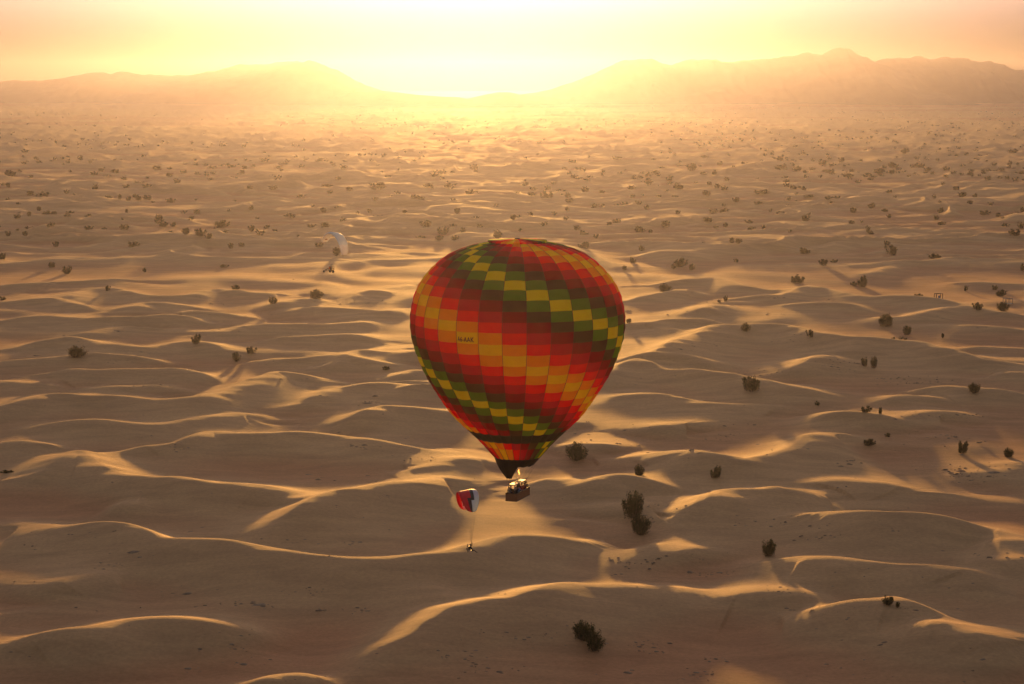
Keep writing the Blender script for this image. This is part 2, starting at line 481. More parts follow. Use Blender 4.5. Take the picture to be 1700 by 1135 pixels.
def mountain(name, label, profile, dist, depth, seed, rough=1.0):
    """a ridge standing on the plain: skyline read off the photograph at one distance, with spurs running down both sides"""
    xs = np.array([p[0] for p in profile], float); ys = np.array([p[1] for p in profile], float)
    n_u = int((xs[-1] - xs[0]) / 3.0) + 2
    u = np.linspace(xs[0], xs[-1], n_u)
    yy = np.interp(u, xs, ys)
    # world position and height of the skyline at this distance
    a = (u - 850.0) / FPX; bb = (567.5 - yy) / FPX
    dy = CP + bb * SP; dz = -SP + bb * CP
    tt = dist / dy
    X0 = a * tt; top = CAM_H + dz * tt
    n_v = 41
    v = np.linspace(-1, 1, n_v)
    V, _ = np.meshgrid(v, u)
    XX = np.repeat(X0[:, None], n_v, 1); TOP = np.repeat(top[:, None], n_v, 1)
    wob = 0.22 * fbm(XX / 500.0 + seed, XX * 0 + seed, 2, seed)
    spur = fbm(XX / 260.0 + seed * 3, V * 2.2 + seed, 4, seed + 1)
    ridge = 1 - np.abs(V)
    H = TOP * np.clip(ridge ** 1.15 + 0.42 * rough * spur * np.abs(V) * ridge * 2, 0, 1.0)
    H += rough * TOP * 0.035 * fbm(XX / 60.0, V * 6 + seed, 3, seed + 2) * (ridge > 0.01)
    H = np.where(np.abs(V) > 0.995, -8, H)
    YY = dist + (V + wob * (1 - V * V)) * depth
    idx = np.arange(n_u * n_v).reshape(n_u, n_v)
    q = np.stack([idx[:-1, :-1], idx[1:, :-1], idx[1:, 1:], idx[:-1, 1:]], -1).reshape(-1, 4)
    me = np_mesh(name, np.stack([XX.ravel(), YY.ravel(), H.ravel()], 1), q)
    me.materials.append(rock)
    o = bpy.data.objects.new(name, me); COL.objects.link(o)
    tag(o, label, kind='structure')
    return o

MD = 10800
mountain('mountain_range', 'tall hazy mountain range with a pointed peak at the right of the horizon',
    [(800,164),(860,158),(910,149),(950,137),(985,122),(1010,109),(1040,99),(1065,97),(1085,99),(1100,104),(1120,107),(1140,101),(1170,98),(1200,101),(1230,98),(1260,99),(1290,100),(1305,94),(1325,88),(1350,84),(1375,88),(1385,84),(1400,79),(1415,80),(1430,89),(1450,98),(1462,104),(1490,112),(1530,125),(1570,158)], MD, 900, 1)
mountain('mountain_range', 'long rounded hazy ridge running off to the right behind the tall peak',
    [(1400,158),(1430,118),(1455,105),(1470,98),(1495,94),(1530,94),(1560,97),(1590,94),(1610,96),(1640,103),(1670,109),(1700,118),(1760,128),(1830,120),(1900,130),(2000,140),(2120,158)], MD + 500, 900, 2)
mountain('mountain_range', 'low jagged hazy mountain range at the far left of the horizon',
    [(-420,158),(-300,130),(-200,125),(-100,132),(-40,138),(0,136),(25,132),(45,134),(75,133),(100,130),(120,127),(145,122),(165,120),(185,122),(210,119),(235,124),(270,126),(310,124),(350,118),(375,112),(395,108),(420,108),(450,104),(480,102),(500,104),(540,120),(590,140),(640,160)], MD + 1300, 900, 3)
mountain('mountain_range', 'faint broad mountain sloping down just left of the sun glow',
    [(200,158),(250,145),(300,137),(350,131),(400,125),(450,119),(485,105),(515,99),(535,104),(560,115),(585,130),(610,142),(640,152),(680,162)], MD - 300, 700, 4)
mountain('hill', 'low dark hill on the horizon below and left of the sun',
    [(545,166),(570,158),(590,153),(610,151),(640,151),(670,154),(700,158),(730,160),(760,161),(785,166)], 9500, 300, 6, 0.6)
mountain('hill', 'small low hill on the horizon below the sun',
    [(770,165),(800,158),(825,153),(845,153),(870,157),(900,160),(930,165)], 9700, 300, 7, 0.6)

# ------------------------------------------------------------------ haze: one closed box of even air
HX, HY0, HY1, HT = 20000.0, -3000.0, 19000.0, 300.0
bm = bmesh.new(); bmesh.ops.create_cube(bm, size=1.0)
for vv in bm.verts:
    vv.co = Vector((vv.co.x * 2 * HX, HY0 + (vv.co.y + 0.5) * (HY1 - HY0), -12 + (vv.co.z + 0.5) * (HT + 12)))
hm = bpy.data.materials.new('haze'); hm.use_nodes = True
hn = hm.node_tree.nodes; hn.remove(hn['Principled BSDF'])
pv = hn.new('ShaderNodeVolumePrincipled')
pv.inputs['Color'].default_value = (*HAZE_COL, 1)
pv.inputs['Density'].default_value = HAZE_DENSITY
pv.inputs['Anisotropy'].default_value = HAZE_G
hm.node_tree.links.new(pv.outputs[0], hn['Material Output'].inputs['Volume'])
hz = bm_obj('haze', bm, hm)
tag(hz, 'golden dust haze filling the air over the desert', kind='stuff')
# ------------------------------------------------------------------ desert shrubs
def foliage_mat(name, c0, c1):
    m, n, l, b = mat(name)
    t = n.new('ShaderNodeTexNoise'); t.inputs['Scale'].default_value = 0.9; t.inputs['Detail'].default_value = 3
    g = n.new('ShaderNodeNewGeometry'); l.new(g.outputs['Position'], t.inputs['Vector'])
    r = n.new('ShaderNodeValToRGB'); r.color_ramp.elements[0].position = 0.35; r.color_ramp.elements[1].position = 0.68
    r.color_ramp.elements[0].color = (*c0, 1); r.color_ramp.elements[1].color = (*c1, 1)
    l.new(t.outputs[0], r.inputs[0]); l.new(r.outputs[0], b.inputs['Base Color'])
    b.inputs['Roughness'].default_value = 0.8; b.inputs['Specular IOR Level'].default_value = 0.2
    tr = n.new('ShaderNodeBsdfTranslucent'); l.new(r.outputs[0], tr.inputs['Color'])
    mx = n.new('ShaderNodeMixShader'); mx.inputs[0].default_value = 0.12
    l.new(b.outputs[0], mx.inputs[1]); l.new(tr.outputs[0], mx.inputs[2]); l.new(mx.outputs[0], n['Material Output'].inputs['Surface'])
    return m
LEAF = foliage_mat('shrub_foliage', (0.014, 0.022, 0.006), (0.036, 0.05, 0.014))
WOOD = simple('shrub_wood', (0.10, 0.07, 0.045), 0.9)

def tube(bm, pts, radii, sides=5):
    rings = []
    for i, p in enumerate(pts):
        p = Vector(p)
        d = (Vector(pts[min(i + 1, len(pts) - 1)]) - Vector(pts[max(i - 1, 0)]))
        if d.length < 1e-6: d = Vector((0, 0, 1))
        d.normalize()
        a = d.orthogonal().normalized(); c = d.cross(a)
        rings.append([bm.verts.new(p + (a * math.cos(2 * math.pi * k / sides) + c * math.sin(2 * math.pi * k / sides)) * radii[i]) for k in range(sides)])
    for i in range(len(rings) - 1):
        for k in range(sides):
            bm.faces.new((rings[i][k], rings[i][(k + 1) % sides], rings[i + 1][(k + 1) % sides], rings[i + 1][k]))
    if sides > 2:
        bm.faces.new(rings[0][::-1]); bm.faces.new(rings[-1])

def shrub_meshes(seed, nstems, nclump, nleaf, leaf, spread, upright, gap=0.0):
    """unit shrub: 1 high, about 1 wide. returns stem mesh and foliage mesh"""
    rnd = random.Random(seed)
    sb = bmesh.new(); tips = []
    for i in range(nstems):
        a = 2 * math.pi * (i + rnd.random() * 0.8) / nstems
        rr = (0.12 + 0.95 * rnd.random()) * spread
        hgt = (0.5 + 0.52 * rnd.random()) * (1 - upright * (rr / spread) ** 2 * 0.45)
        base = Vector((math.cos(a) * 0.05, math.sin(a) * 0.05, -0.06))
        tip = Vector((math.cos(a) * rr * 0.46, math.sin(a) * rr * 0.46, hgt * 0.82))
        mid = base.lerp(tip, 0.5) + Vector((math.cos(a) * 0.05, math.sin(a) * 0.05, -0.04))
        if nstems: tube(sb, [base, mid, tip], [0.022, 0.015, 0.006], 4)
        tips.append((base, mid, tip))
    fb = bmesh.new()
    for base, mid, tip in tips:
        for c in range(nclump):
            t = 0.32 + 0.68 * (c + rnd.random()) / nclump
            p = mid.lerp(tip, (t - 0.32) / 0.68) if t > 0.32 else mid
            p = base.lerp(mid, t * 2) if t < 0.5 else mid.lerp(tip, t * 2 - 1)
            cr = (0.19 - 0.09 * t) * (0.75 + 0.6 * rnd.random()) * spread ** 0.5
            for q in range(nleaf):
                d = Vector((rnd.gauss(0, 1), rnd.gauss(0, 1), rnd.gauss(0, 1)))
                d = d.normalized() * (rnd.random() ** 0.45) * cr
                o = p + Vector((d.x, d.y, d.z * 1.05 + 0.02))
                if o.z < 0.0: o.z = abs(o.z) * 0.5
                up = (o - Vector((0, 0, 0.1))).normalized() * 0.7 + Vector((rnd.gauss(0, 0.5), rnd.gauss(0, 0.5), rnd.gauss(0.5, 0.5)))
                up.normalize()
                sd_ = up.cross(Vector((rnd.gauss(0, 1), rnd.gauss(0, 1), rnd.gauss(0, 1)))).normalized()
                s = leaf * (0.6 + 0.8 * rnd.random())
                v = [fb.verts.new(o - sd_ * s * 0.35), fb.verts.new(o + sd_ * s * 0.35), fb.verts.new(o + up * s * 1.5)]
                fb.faces.new(v)
    def fin(bm, name, m):
        me = bpy.data.meshes.new(name); bm.to_mesh(me); bm.free(); me.materials.append(m); return me
    return fin(sb, 'stems', WOOD), fin(fb, 'foliage', LEAF)

NEAR_KINDS = [shrub_meshes(21, 17, 6, 44, 0.036, 1.0, 0.4), shrub_meshes(22, 14, 6, 50, 0.038, 0.95, 0.25),
              shrub_meshes(23, 19, 5, 44, 0.034, 1.05, 0.7), shrub_meshes(24, 12, 6, 54, 0.04, 1.05, 0.3)]
MID_KINDS = [shrub_meshes(31, 11, 4, 22, 0.075, 1.0, 0.6), shrub_meshes(32, 9, 4, 24, 0.08, 1.1, 0.4), shrub_meshes(33, 12, 3, 22, 0.075, 1.0, 0.9),
             shrub_meshes(34, 8, 4, 26, 0.08, 1.15, 0.5)]
FAR_KINDS = [shrub_meshes(41, 8, 3, 11, 0.15, 1.0, 0.7)[1], shrub_meshes(42, 6, 3, 13, 0.16, 1.1, 0.5)[1], shrub_meshes(43, 8, 2, 14, 0.15, 1.0, 0.9)[1]]

# x centre, y base, width, height in pixels | label
NEAR = """
986,1082,34,38|small half of the two-part bush at the bottom of the picture, right of the crest
968,1062,40,34|large dark round bush at the very bottom, touching a smaller one on its right
1277,925,26,30|lone upright dark green bush on the shaded crest at lower right
1063,889,34,36|lower of the two big bushes standing together right of the basket
1052,858,38,48|biggest and tallest bush, upper of the pair right of the basket
957,754,37,34|wide open-branched bush just right of the black balloon scoop
1061,793,18,23|small round bush standing above the big pair of bushes
1189,793,18,22|small round bush alone on the flat right of the balloon mouth
1443,739,22,13|low dark bush on the shaded face of a rounded dune at right
1597,753,20,21|pointed dark bush on the reddish flat near the right edge
1674,761,17,18|small vase-shaped bush on a pale ledge at the right edge
1437,699,17,11|low wide bush, left of a row of three on a thin crest
1461,701,8,12|slim upright bush, middle of a row of three on a thin crest
1474,711,10,8|tiny round bush, right end of a row of three on a thin crest
1617,650,22,17|dense low bush sitting on a bright crest near the right edge
1248,648,30,26|wide bush with several pointed branches right of the balloon envelope
1357,673,8,10|tiny dark cone-shaped bush on the flat sand right of centre
1436,608,13,15|small thin bush, left of a pair on a rounded shaded dune
1451,612,12,21|tall narrow bush, right of a pair on a rounded shaded dune
1493,572,24,12|low wide bush resting on a curved crest at right
1506,557,15,16|leaning bush with one upright branch at right
1346,558,13,13|small bush on the crest above the long right-hand dune
1238,548,17,15|round bush on the crest right of the balloon's widest part
1472,541,25,22|wide ragged bush leaning right beside a bright crest
1664,517,22,15|dense round bush below the grey open frame
1624,514,15,13|bush at the end of a bright diagonal crest near the right edge
1525,498,18,10|low bush just left of the frame with the blue panel
1651,482,9,9|small bush above left of a bigger one near the right edge
1662,492,17,12|dark round bush just above the grey open frame
1603,484,6,10|tiny stalked bush alone between the two frames
1565,561,6,8|tiny faint bush on a long smooth dune at right
1433,478,17,20|tall dark bush with a paler low bush on its left
1418,475,13,8|pale low bush at the foot of a tall dark bush
1324,469,23,15|wide grey-green bush at the left end of a shaded crest
1104,487,22,16|grey round bush right of the upper balloon, on a bright crest
1205,501,7,11|upper of two tiny upright bushes on a bright spur
1194,503,6,6|lower of two tiny bushes on a bright spur
1044,539,12,8|small reddish bush touching the right outline of the balloon
126,592,34,20|broad dark bush on the left, behind a long crest
326,571,15,17|upright bush left of centre at the end of a crest
392,598,15,16|round bush, left of a pair left of the balloon
417,587,17,13|spiky low bush, right of a pair left of the balloon
641,610,15,8|thin flat bush on the crest just left of the lower balloon
453,509,14,12|small bush left of a larger one, left of the balloon
524,498,25,17|bushy green shrub leaning right, left of the balloon
178,482,9,9|small bush on a crest at the left
392,482,18,9|flat straggling bush on a pale crest, left of centre
4,499,9,7|small bush cut by the left edge of the picture
12,785,22,5|flat dark patch of scrub at the left edge, lower down
1474,1006,18,16|small green bush peeking over the crest at lower right
1490,1008,9,10|tiny tuft beside a small green bush behind the lower right crest
"""
MIDB = """112,455,15,13 86,438,15,10 4,431,12,11 221,412,17,11 93,410,11,9 115,408,5,5 240,452,8,8 370,435,17,5 383,404,11,9 309,399,17,11 333,398,17,13 347,395,14,9 368,380,27,14 418,387,11,10 401,407,12,7
198,397,16,8 207,382,15,9 158,388,17,4 146,375,14,7 173,381,12,5 13,392,9,9 42,392,10,8 56,392,6,7 22,381,7,5 40,375,8,5 28,363,10,7 48,362,9,8 65,351,9,8 78,358,17,9 90,354,12,7 118,359,12,9 147,359,12,9 284,337,15,8 272,376,15,9 288,376,10,8 327,357,13,9 264,367,12,10 210,354,7,8 245,332,14,8 230,335,14,8 214,334,9,8 199,337,8,9 180,331,12,6 224,329,9,7 125,327,11,8 74,327,15,9 50,320,14,8 111,323,8,7 13,309,9,8 16,293,20,10 244,313,14,8 158,316,10,10 209,312,10,7 280,294,11,7 191,290,17,9 156,290,12,7 168,286,12,7 261,283,18,8 294,305,10,8 42,254,12,6 60,251,8,5 24,246,8,5 100,259,8,4 194,248,9,5 290,288,9,5 305,288,12,6 328,290,10,5 210,288,8,5 369,243,12,5 365,270,8,5 406,282,11,8 397,292,9,6 414,316,10,7 417,354,11,8 397,358,7,6 380,352,7,7
439,271,14,7 462,280,14,6 501,278,10,6 531,276,9,4 570,288,12,7 644,296,14,5 721,292,12,8 788,284,14,10 543,313,25,6 562,303,9,7 580,318,15,7 455,317,14,7 490,319,9,5 630,319,25,13 660,323,10,7 712,311,17,7 745,315,18,10 781,320,16,9 838,315,10,4 548,327,10,7 623,332,12,6 650,331,13,7 688,333,14,10 698,328,12,7 752,335,9,6 718,339,10,4 503,335,12,4 537,350,12,8 560,340,8,5 472,357,10,4 486,363,12,6 628,363,17,7 672,358,10,6 675,375,6,8 708,370,23,12 759,361,12,10 791,366,10,9 797,376,10,10 736,383,18,13 753,382,10,8 769,381,12,10 755,395,13,10 729,399,18,8 699,395,18,4 826,396,19,12 812,363,5,5 839,358,8,5 517,378,14,6 540,376,14,9 559,425,16,14 529,404,14,8 457,386,12,6 417,387,9,8
949,274,14,8 937,282,10,5 959,282,12,5 945,292,9,6 952,300,12,8 964,300,16,7 973,303,14,8 986,303,6,5 873,309,12,7 919,307,10,5 910,316,11,9 932,315,14,7 885,315,16,5 882,328,16,6 909,332,20,14 942,327,11,8 971,322,14,10 999,322,12,6 945,336,14,7 891,337,8,6 911,342,10,4 942,350,9,7 921,358,8,7 882,359,11,7 883,367,8,5 955,359,6,7 852,366,12,9 957,380,10,9 986,347,15,9 1001,339,8,7 1025,339,12,5 1037,340,13,6 1060,339,12,7 1050,328,10,6 1048,314,15,9 1076,314,10,8 1100,280,14,7 1090,290,11,6 1110,296,10,6 1150,285,16,13 1168,264,14,5 1083,267,11,5 1024,271,16,6 1054,269,8,4 1081,300,12,5 1167,292,12,6 1186,293,9,9 1125,318,18,12 1116,313,10,6 1138,317,11,4 1155,309,10,8 1171,324,12,9 1177,315,11,6 1190,313,10,8 1202,321,11,8 1211,324,9,5 1174,333,11,9 1156,328,8,6 1141,331,8,5 1120,330,14,6 1094,329,9,6 1222,343,12,8 1261,342,18,7 1254,346,8,5 1265,318,24,8 1196,274,11,6 1217,283,8,7 1230,294,8,6 1207,296,9,6 1074,348,12,8 1125,355,11,6 1184,355,14,9 1202,354,15,9 1176,369,21,9 1189,375,11,5 1205,379,10,9 1245,374,15,6 1268,374,9,8
969,393,16,11 990,397,9,7 1012,378,11,9 1024,371,15,9 1062,386,20,11 1080,378,9,7 1105,371,17,12 1045,374,8,4 970,414,20,13 1065,417,10,11 1046,411,8,5 1122,414,7,6 1147,410,10,8 1168,410,11,8 1215,405,10,10 1226,408,15,8 1130,430,22,17 1050,438,11,12 1037,447,9,8 1118,446,9,8 1148,449,13,11 1223,436,8,7
1367,440,18,10 1386,433,12,7 1552,428,20,11 1482,423,20,17 1472,411,10,8 1499,410,6,7 1335,423,19,11 1337,367,17,11 1414,372,12,8 1431,362,6,7 1476,365,8,7 1554,365,8,8 1562,375,16,7 1562,354,12,10 1634,357,16,8 1697,355,7,8 1447,347,13,10 1417,351,13,9 1469,349,13,6 1381,343,11,8 1390,333,12,5 1375,331,13,6 1344,330,17,5 1295,353,17,7 1459,328,12,4 1476,321,11,5 1334,316,9,7 1317,315,12,7 1306,313,10,8 1306,305,11,6 1325,304,8,6 1305,294,14,8 1324,284,15,9 1297,283,22,12 1294,266,11,7 1366,274,12,10 1382,276,11,9 1398,271,10,10 1414,285,10,6 1375,285,26,5 1349,284,10,5 1527,281,16,9 1541,284,14,7 1482,279,18,9 1462,291,17,9 1476,290,10,6 1444,300,10,5 1572,284,11,8 1660,287,17,7 1682,255,14,9 1504,254,16,7 1640,300,10,8 1667,302,8,6 1695,292,10,6 1587,316,13,7 1599,325,15,9 1619,325,8,7 1610,340,13,7 1669,332,5,6 1697,331,10,4 1685,396,18,11 1695,380,11,8 1697,451,8,13"""

def place_shrub(px, py, w, h, kind, name='shrub', near=True):
    p = on_ground(px, py - h * 0.06)
    dist = (p - Vector((0, 0, CAM_H))).length
    k = dist / FPX
    rz = random.uniform(0, 6.28)
    wm, hm_ = w * k, h * k * 1.05
    if near:
        e = empty(name, p - Vector((0, 0, 0.05)), rz)
        e.scale = (wm * 1.12, wm * 1.12, hm_ * 1.12)
        for nm, me in (('stems', kind[0]), ('foliage', kind[1])):
            o = bpy.data.objects.new(nm, me); COL.objects.link(o); o.parent = e
        return e
    o = bpy.data.objects.new(name, kind); COL.objects.link(o)
    o.location = p - Vector((0, 0, 0.05)); o.rotation_euler = (0, 0, rz); o.scale = (wm * 1.12, wm * 1.12, hm_ * 1.12)
    return o

near_list = []
for i, ln in enumerate(NEAR.strip().splitlines()):
    c, lab = ln.split('|')
    x, y, w, h = [float(v) for v in c.split(',')]
    big = h >= 14
    k = NEAR_KINDS[(2 if h >= 34 else i % 4)] if big else MID_KINDS[i % 4]
    o = place_shrub(x, y, w, h, k)
    tag(o, lab, 'bush', 'desert shrubs standing on the dunes')

mids = sorted(set(tuple(float(v) for v in q.split(',')) for q in MIDB.split()), key=lambda q: -q[2] * q[3])
mids = mids[:300 - len(NEAR.strip().splitlines()) - 1]
# one label each: the strip of plain it stands on, then its place in that strip
cols = [(0, 120, 'at the left edge'), (120, 240, 'under left mountains'), (240, 360, 'far left of the white wing'),
        (360, 500, 'left of the white wing'), (500, 640, 'around the white wing'), (640, 800, 'left above the balloon'),
        (800, 920, 'above the balloon'), (920, 1010, 'right above the balloon'), (1010, 1110, 'right of the balloon'),
        (1110, 1200, 'between balloon and peak'), (1200, 1310, 'just left of the peak'), (1310, 1440, 'below the peak'),
        (1440, 1570, 'below the right ridge'), (1570, 1701, 'at the right edge')]
rowsb = [(0, 262, 'farthest row'), (262, 281, 'very far out'), (281, 300, 'far out'), (300, 318, 'upper plain'),
         (318, 336, 'middle plain'), (336, 358, 'lower plain'), (358, 382, 'nearer dunes'), (382, 415, 'at wing height'), (415, 500, 'below wing height')]
ORD = ['leftmost', 'second from left', 'third from left', 'fourth from left', 'fifth from left', 'sixth from left', 'seventh from left', 'eighth from left', 'ninth from left']
cells = {}
for q in mids:
    ci = [c for c in cols if c[0] <= q[0] < c[1]][0]; ri = [r for r in rowsb if r[0] <= q[1] < r[1]][0]
    cells.setdefault((ci[2], ri[2]), []).append(q)
for (cl, rl), L in cells.items():
    L.sort()
    for j, q in enumerate(L):
        lead = 'only marked' if len(L) == 1 else ORD[min(j, 8)]
        shape = 'wide low' if q[2] > 1.7 * q[3] else ('upright' if q[3] >= q[2] else 'rounded')
        bigw = 'large' if q[2] * q[3] > 150 else 'small'
        lab = (f'{bigw} {shape} bush {cl}, {rl}' if len(L) == 1 else f'{bigw} {shape} bush, {lead} {cl}, {rl}')
        nearish = q[1] > 330
        if nearish:
            o = place_shrub(*q, MID_KINDS[int(q[0] * 7 + q[1]) % 4])
        else:
            o = place_shrub(*q, FAR_KINDS[int(q[0] * 7 + q[1]) % 3], near=False)
        tag(o, ' '.join(lab.split()), 'bush', 'desert shrubs standing on the dunes')

# the countless small far bushes: one mass
rnd = np.random.RandomState(5)
pts = []
while len(pts) < 2100:
    x = rnd.uniform(-250, 1950); y = 172 + (rnd.rand() ** 1.5) * 220
    dens = 0.5 + 0.5 * float(vnoise(np.array([x / 130.0]), np.array([y / 16.0]), 2)[0])
    want = dens * dens
    if y < 300 and x > 1150: want = want * 1.3 + 0.25 * dens
    if y > 300: want *= 0.28
    if 198 < y < 214 and 880 < x < 1080: want = 0.9
    if rnd.rand() < want: pts.append((x, y))
P = on_ground_many(pts)
base = [np.array([v.co for v in m_.vertices]) for m_ in FAR_KINDS]
V = []; F = []; off = 0
for i, (p, q) in enumerate(zip(P, pts)):
    b_ = base[i % 3]
    tri = b_.reshape(-1, 3, 3)
    keep = 26 if q[1] < 260 else 60
    tri = tri[rnd.permutation(len(tri))[:keep]]
    # fewer, slightly bigger leaves far away
    cen = tri.mean(1, keepdims=True); tri = cen + (tri - cen) * (1.9 if keep < 40 else 1.3)
    s = rnd.uniform(3.0, 7.5) * (0.8 if q[1] > 300 else 1.0); sz = s * rnd.uniform(0.5, 0.85)
    a = rnd.uniform(0, 6.28); ca, sa = math.cos(a), math.sin(a)
    t = tri.reshape(-1, 3)
    V.append(np.stack([p[0] + (t[:, 0] * ca - t[:, 1] * sa) * s, p[1] + (t[:, 0] * sa + t[:, 1] * ca) * s, p[2] + t[:, 2] * sz], 1))
V = np.concatenate(V)
fm_ = np_mesh('distant_scrub', V, np.arange(len(V)).reshape(-1, 3), smooth=False)
fm_.materials.append(LEAF)
o = bpy.data.objects.new('distant_scrub', fm_); COL.objects.link(o)
tag(o, 'hazy scatter of countless tiny bushes over the far plain', kind='stuff')

# tufts, clods and small sand lumps on the floors between dunes: nobody could count them
cl = """110,930,60,10 180,935,50,8 220,925,60,8 135,930,20,4 300,985,60,12 220,1020,50,6 330,990,60,10 360,995,80,14 410,1005,60,12 510,988,50,8 540,1012,20,5 590,1015,30,6 620,1015,40,6 390,1080,30,8 400,1100,30,8 330,1115,30,6
880,1060,50,10 900,1080,60,12 1060,1070,50,8 1090,1080,40,6 1050,1115,50,10 1160,1120,40,10 1200,1090,60,10 780,1090,60,14 800,1110,50,12 1000,955,60,6 1110,955,40,5 1150,953,60,5 1200,952,50,5 1010,930,30,8 1040,937,30,6 1075,935,40,6 1160,935,20,5
1340,1010,30,6 1480,1010,60,6 1590,1012,40,6 1450,1070,40,8 1430,1095,40,8 1290,980,30,8 1350,970,40,6 1620,920,70,5 1660,925,70,4 520,905,60,8 575,903,30,5 320,880,50,10 345,898,20,5 275,875,30,8 560,937,40,3
590,800,60,8 500,790,60,8 640,822,10,4 920,790,60,5 905,715,60,6 980,720,60,8 1020,727,60,10 1045,738,40,6 930,700,60,6 1010,690,60,5 1250,715,100,22 1190,745,80,12 1270,745,70,12 1230,730,90,20 1170,755,60,5
1400,770,60,12 1420,790,70,8 1480,793,90,5 1550,785,80,10 1600,775,80,10 1620,790,60,10 1600,800,60,5 1440,855,90,8 1410,850,40,8 1560,845,80,6 1600,865,60,4 1350,895,60,8 1330,870,60,10 1240,865,40,12 1230,875,40,8 1140,750,60,4 1080,860,40,6 1100,840,40,6
1440,640,90,12 1400,620,60,8 1480,630,60,10 1550,635,60,10 1580,640,60,8 1380,600,60,10 1270,620,60,12 1080,640,60,16 1090,650,40,10 1230,620,60,5 1200,570,80,14 1150,578,40,8 1300,570,60,8 1500,690,60,8 1460,680,60,5 1620,730,80,12 1560,720,60,10
150,690,60,8 250,740,50,12 270,735,40,8 290,745,30,6 190,690,60,6 130,560,60,8 70,590,50,4 230,588,60,5 200,595,60,5 340,500,80,8 360,502,60,6 580,500,100,10 600,512,90,6 640,505,60,6 380,520,60,6 430,540,60,4 700,620,60,6 640,665,60,10 620,668,40,8 560,625,60,3 480,625,40,4 210,550,60,4 350,548,60,4
480,720,40,6 530,712,30,5 530,720,30,5 600,740,40,6 680,730,40,8 690,760,60,8 300,890,50,8 440,460,80,4 300,640,60,3 250,640,40,3 1290,495,60,6 1360,500,70,6 1420,505,80,3 1640,540,60,6 1560,530,60,4 1300,520,40,8 1050,520,60,8 1110,515,60,8 1620,690,60,6 1200,500,60,6"""
pts = []
for q in cl.split():
    x, y, sx, sy = [float(v) for v in q.split(',')]
    n_ = int(5 + sx * sy / 34)
    for _ in range(min(n_, 28)):
        pts.append((x + rnd.normal() * sx * 0.42, y + rnd.normal() * sy * 0.42, 1))
for _ in range(1100):
    x = rnd.uniform(-150, 1850); y = 430 + rnd.rand() ** 0.8 * 720
    if 700 < x < 960 and 830 < y < 900: continue
    if vnoise(np.array([x / 70.0]), np.array([y / 30.0]), 4)[0] > 0.1: pts.append((x, y, 0.7))
P = on_ground_many([q[:2] for q in pts])
hh = P[:, 2]
V = []; F = []
off = 0
for p, q in zip(P, pts):
    s = rnd.gamma(2.0, 0.07) * q[2] + 0.06
    if rnd.rand() < 0.04: s *= 2.0
    s = min(s, 1.2)
    n_ = 6
    a0 = rnd.uniform(0, 6.28); el = rnd.uniform(1.0, 1.9)
    hgt = s * rnd.uniform(0.15, 0.36)
    ang = a0 * 0 + np.arange(n_) / n_ * 2 * math.pi
    r1 = s * rnd.uniform(0.75, 1.2, n_)
    ring0 = np.stack([p[0] + np.cos(ang) * r1 * el, p[1] + np.sin(ang) * r1, np.full(n_, p[2] - 0.12)], 1)
    r2 = r1 * rnd.uniform(0.35, 0.6, n_)
    ring1 = np.stack([p[0] + np.cos(ang) * r2 * el, p[1] + np.sin(ang) * r2 + s * 0.1, p[2] + hgt * rnd.uniform(0.55, 1.0, n_)], 1)
    V.append(ring0); V.append(ring1); V.append(np.array([[p[0], p[1], p[2] + hgt]]))
    for k in range(n_):
        k2 = (k + 1) % n_
        F.append((off + k, off + k2, off + n_ + k2)); F.append((off + k, off + n_ + k2, off + n_ + k)); F.append((off + n_ + k, off + n_ + k2, off + 2 * n_))
    off += 2 * n_ + 1
V = np.concatenate(V); F = np.array(F)
cm, n, l, b = mat('clod')
g = n.new('ShaderNodeNewGeometry'); t = n.new('ShaderNodeTexNoise'); t.inputs['Scale'].default_value = 0.7; l.new(g.outputs['Position'], t.inputs['Vector'])
r = n.new('ShaderNodeValToRGB'); r.color_ramp.elements[0].position = 0.4; r.color_ramp.elements[1].position = 0.6
r.color_ramp.elements[0].color = (0.20, 0.13, 0.085, 1); r.color_ramp.elements[1].color = (0.33, 0.23, 0.15, 1)
l.new(t.outputs[0], r.inputs[0]); l.new(r.outputs[0], b.inputs['Base Color']); b.inputs['Roughness'].default_value = 0.95
me = np_mesh('grass_tufts', V, F, smooth=False); me.materials.append(cm)
o = bpy.data.objects.new('grass_tufts', me); COL.objects.link(o)
tag(o, 'small dry tufts and clods scattered over the sand between the dunes', kind='stuff')

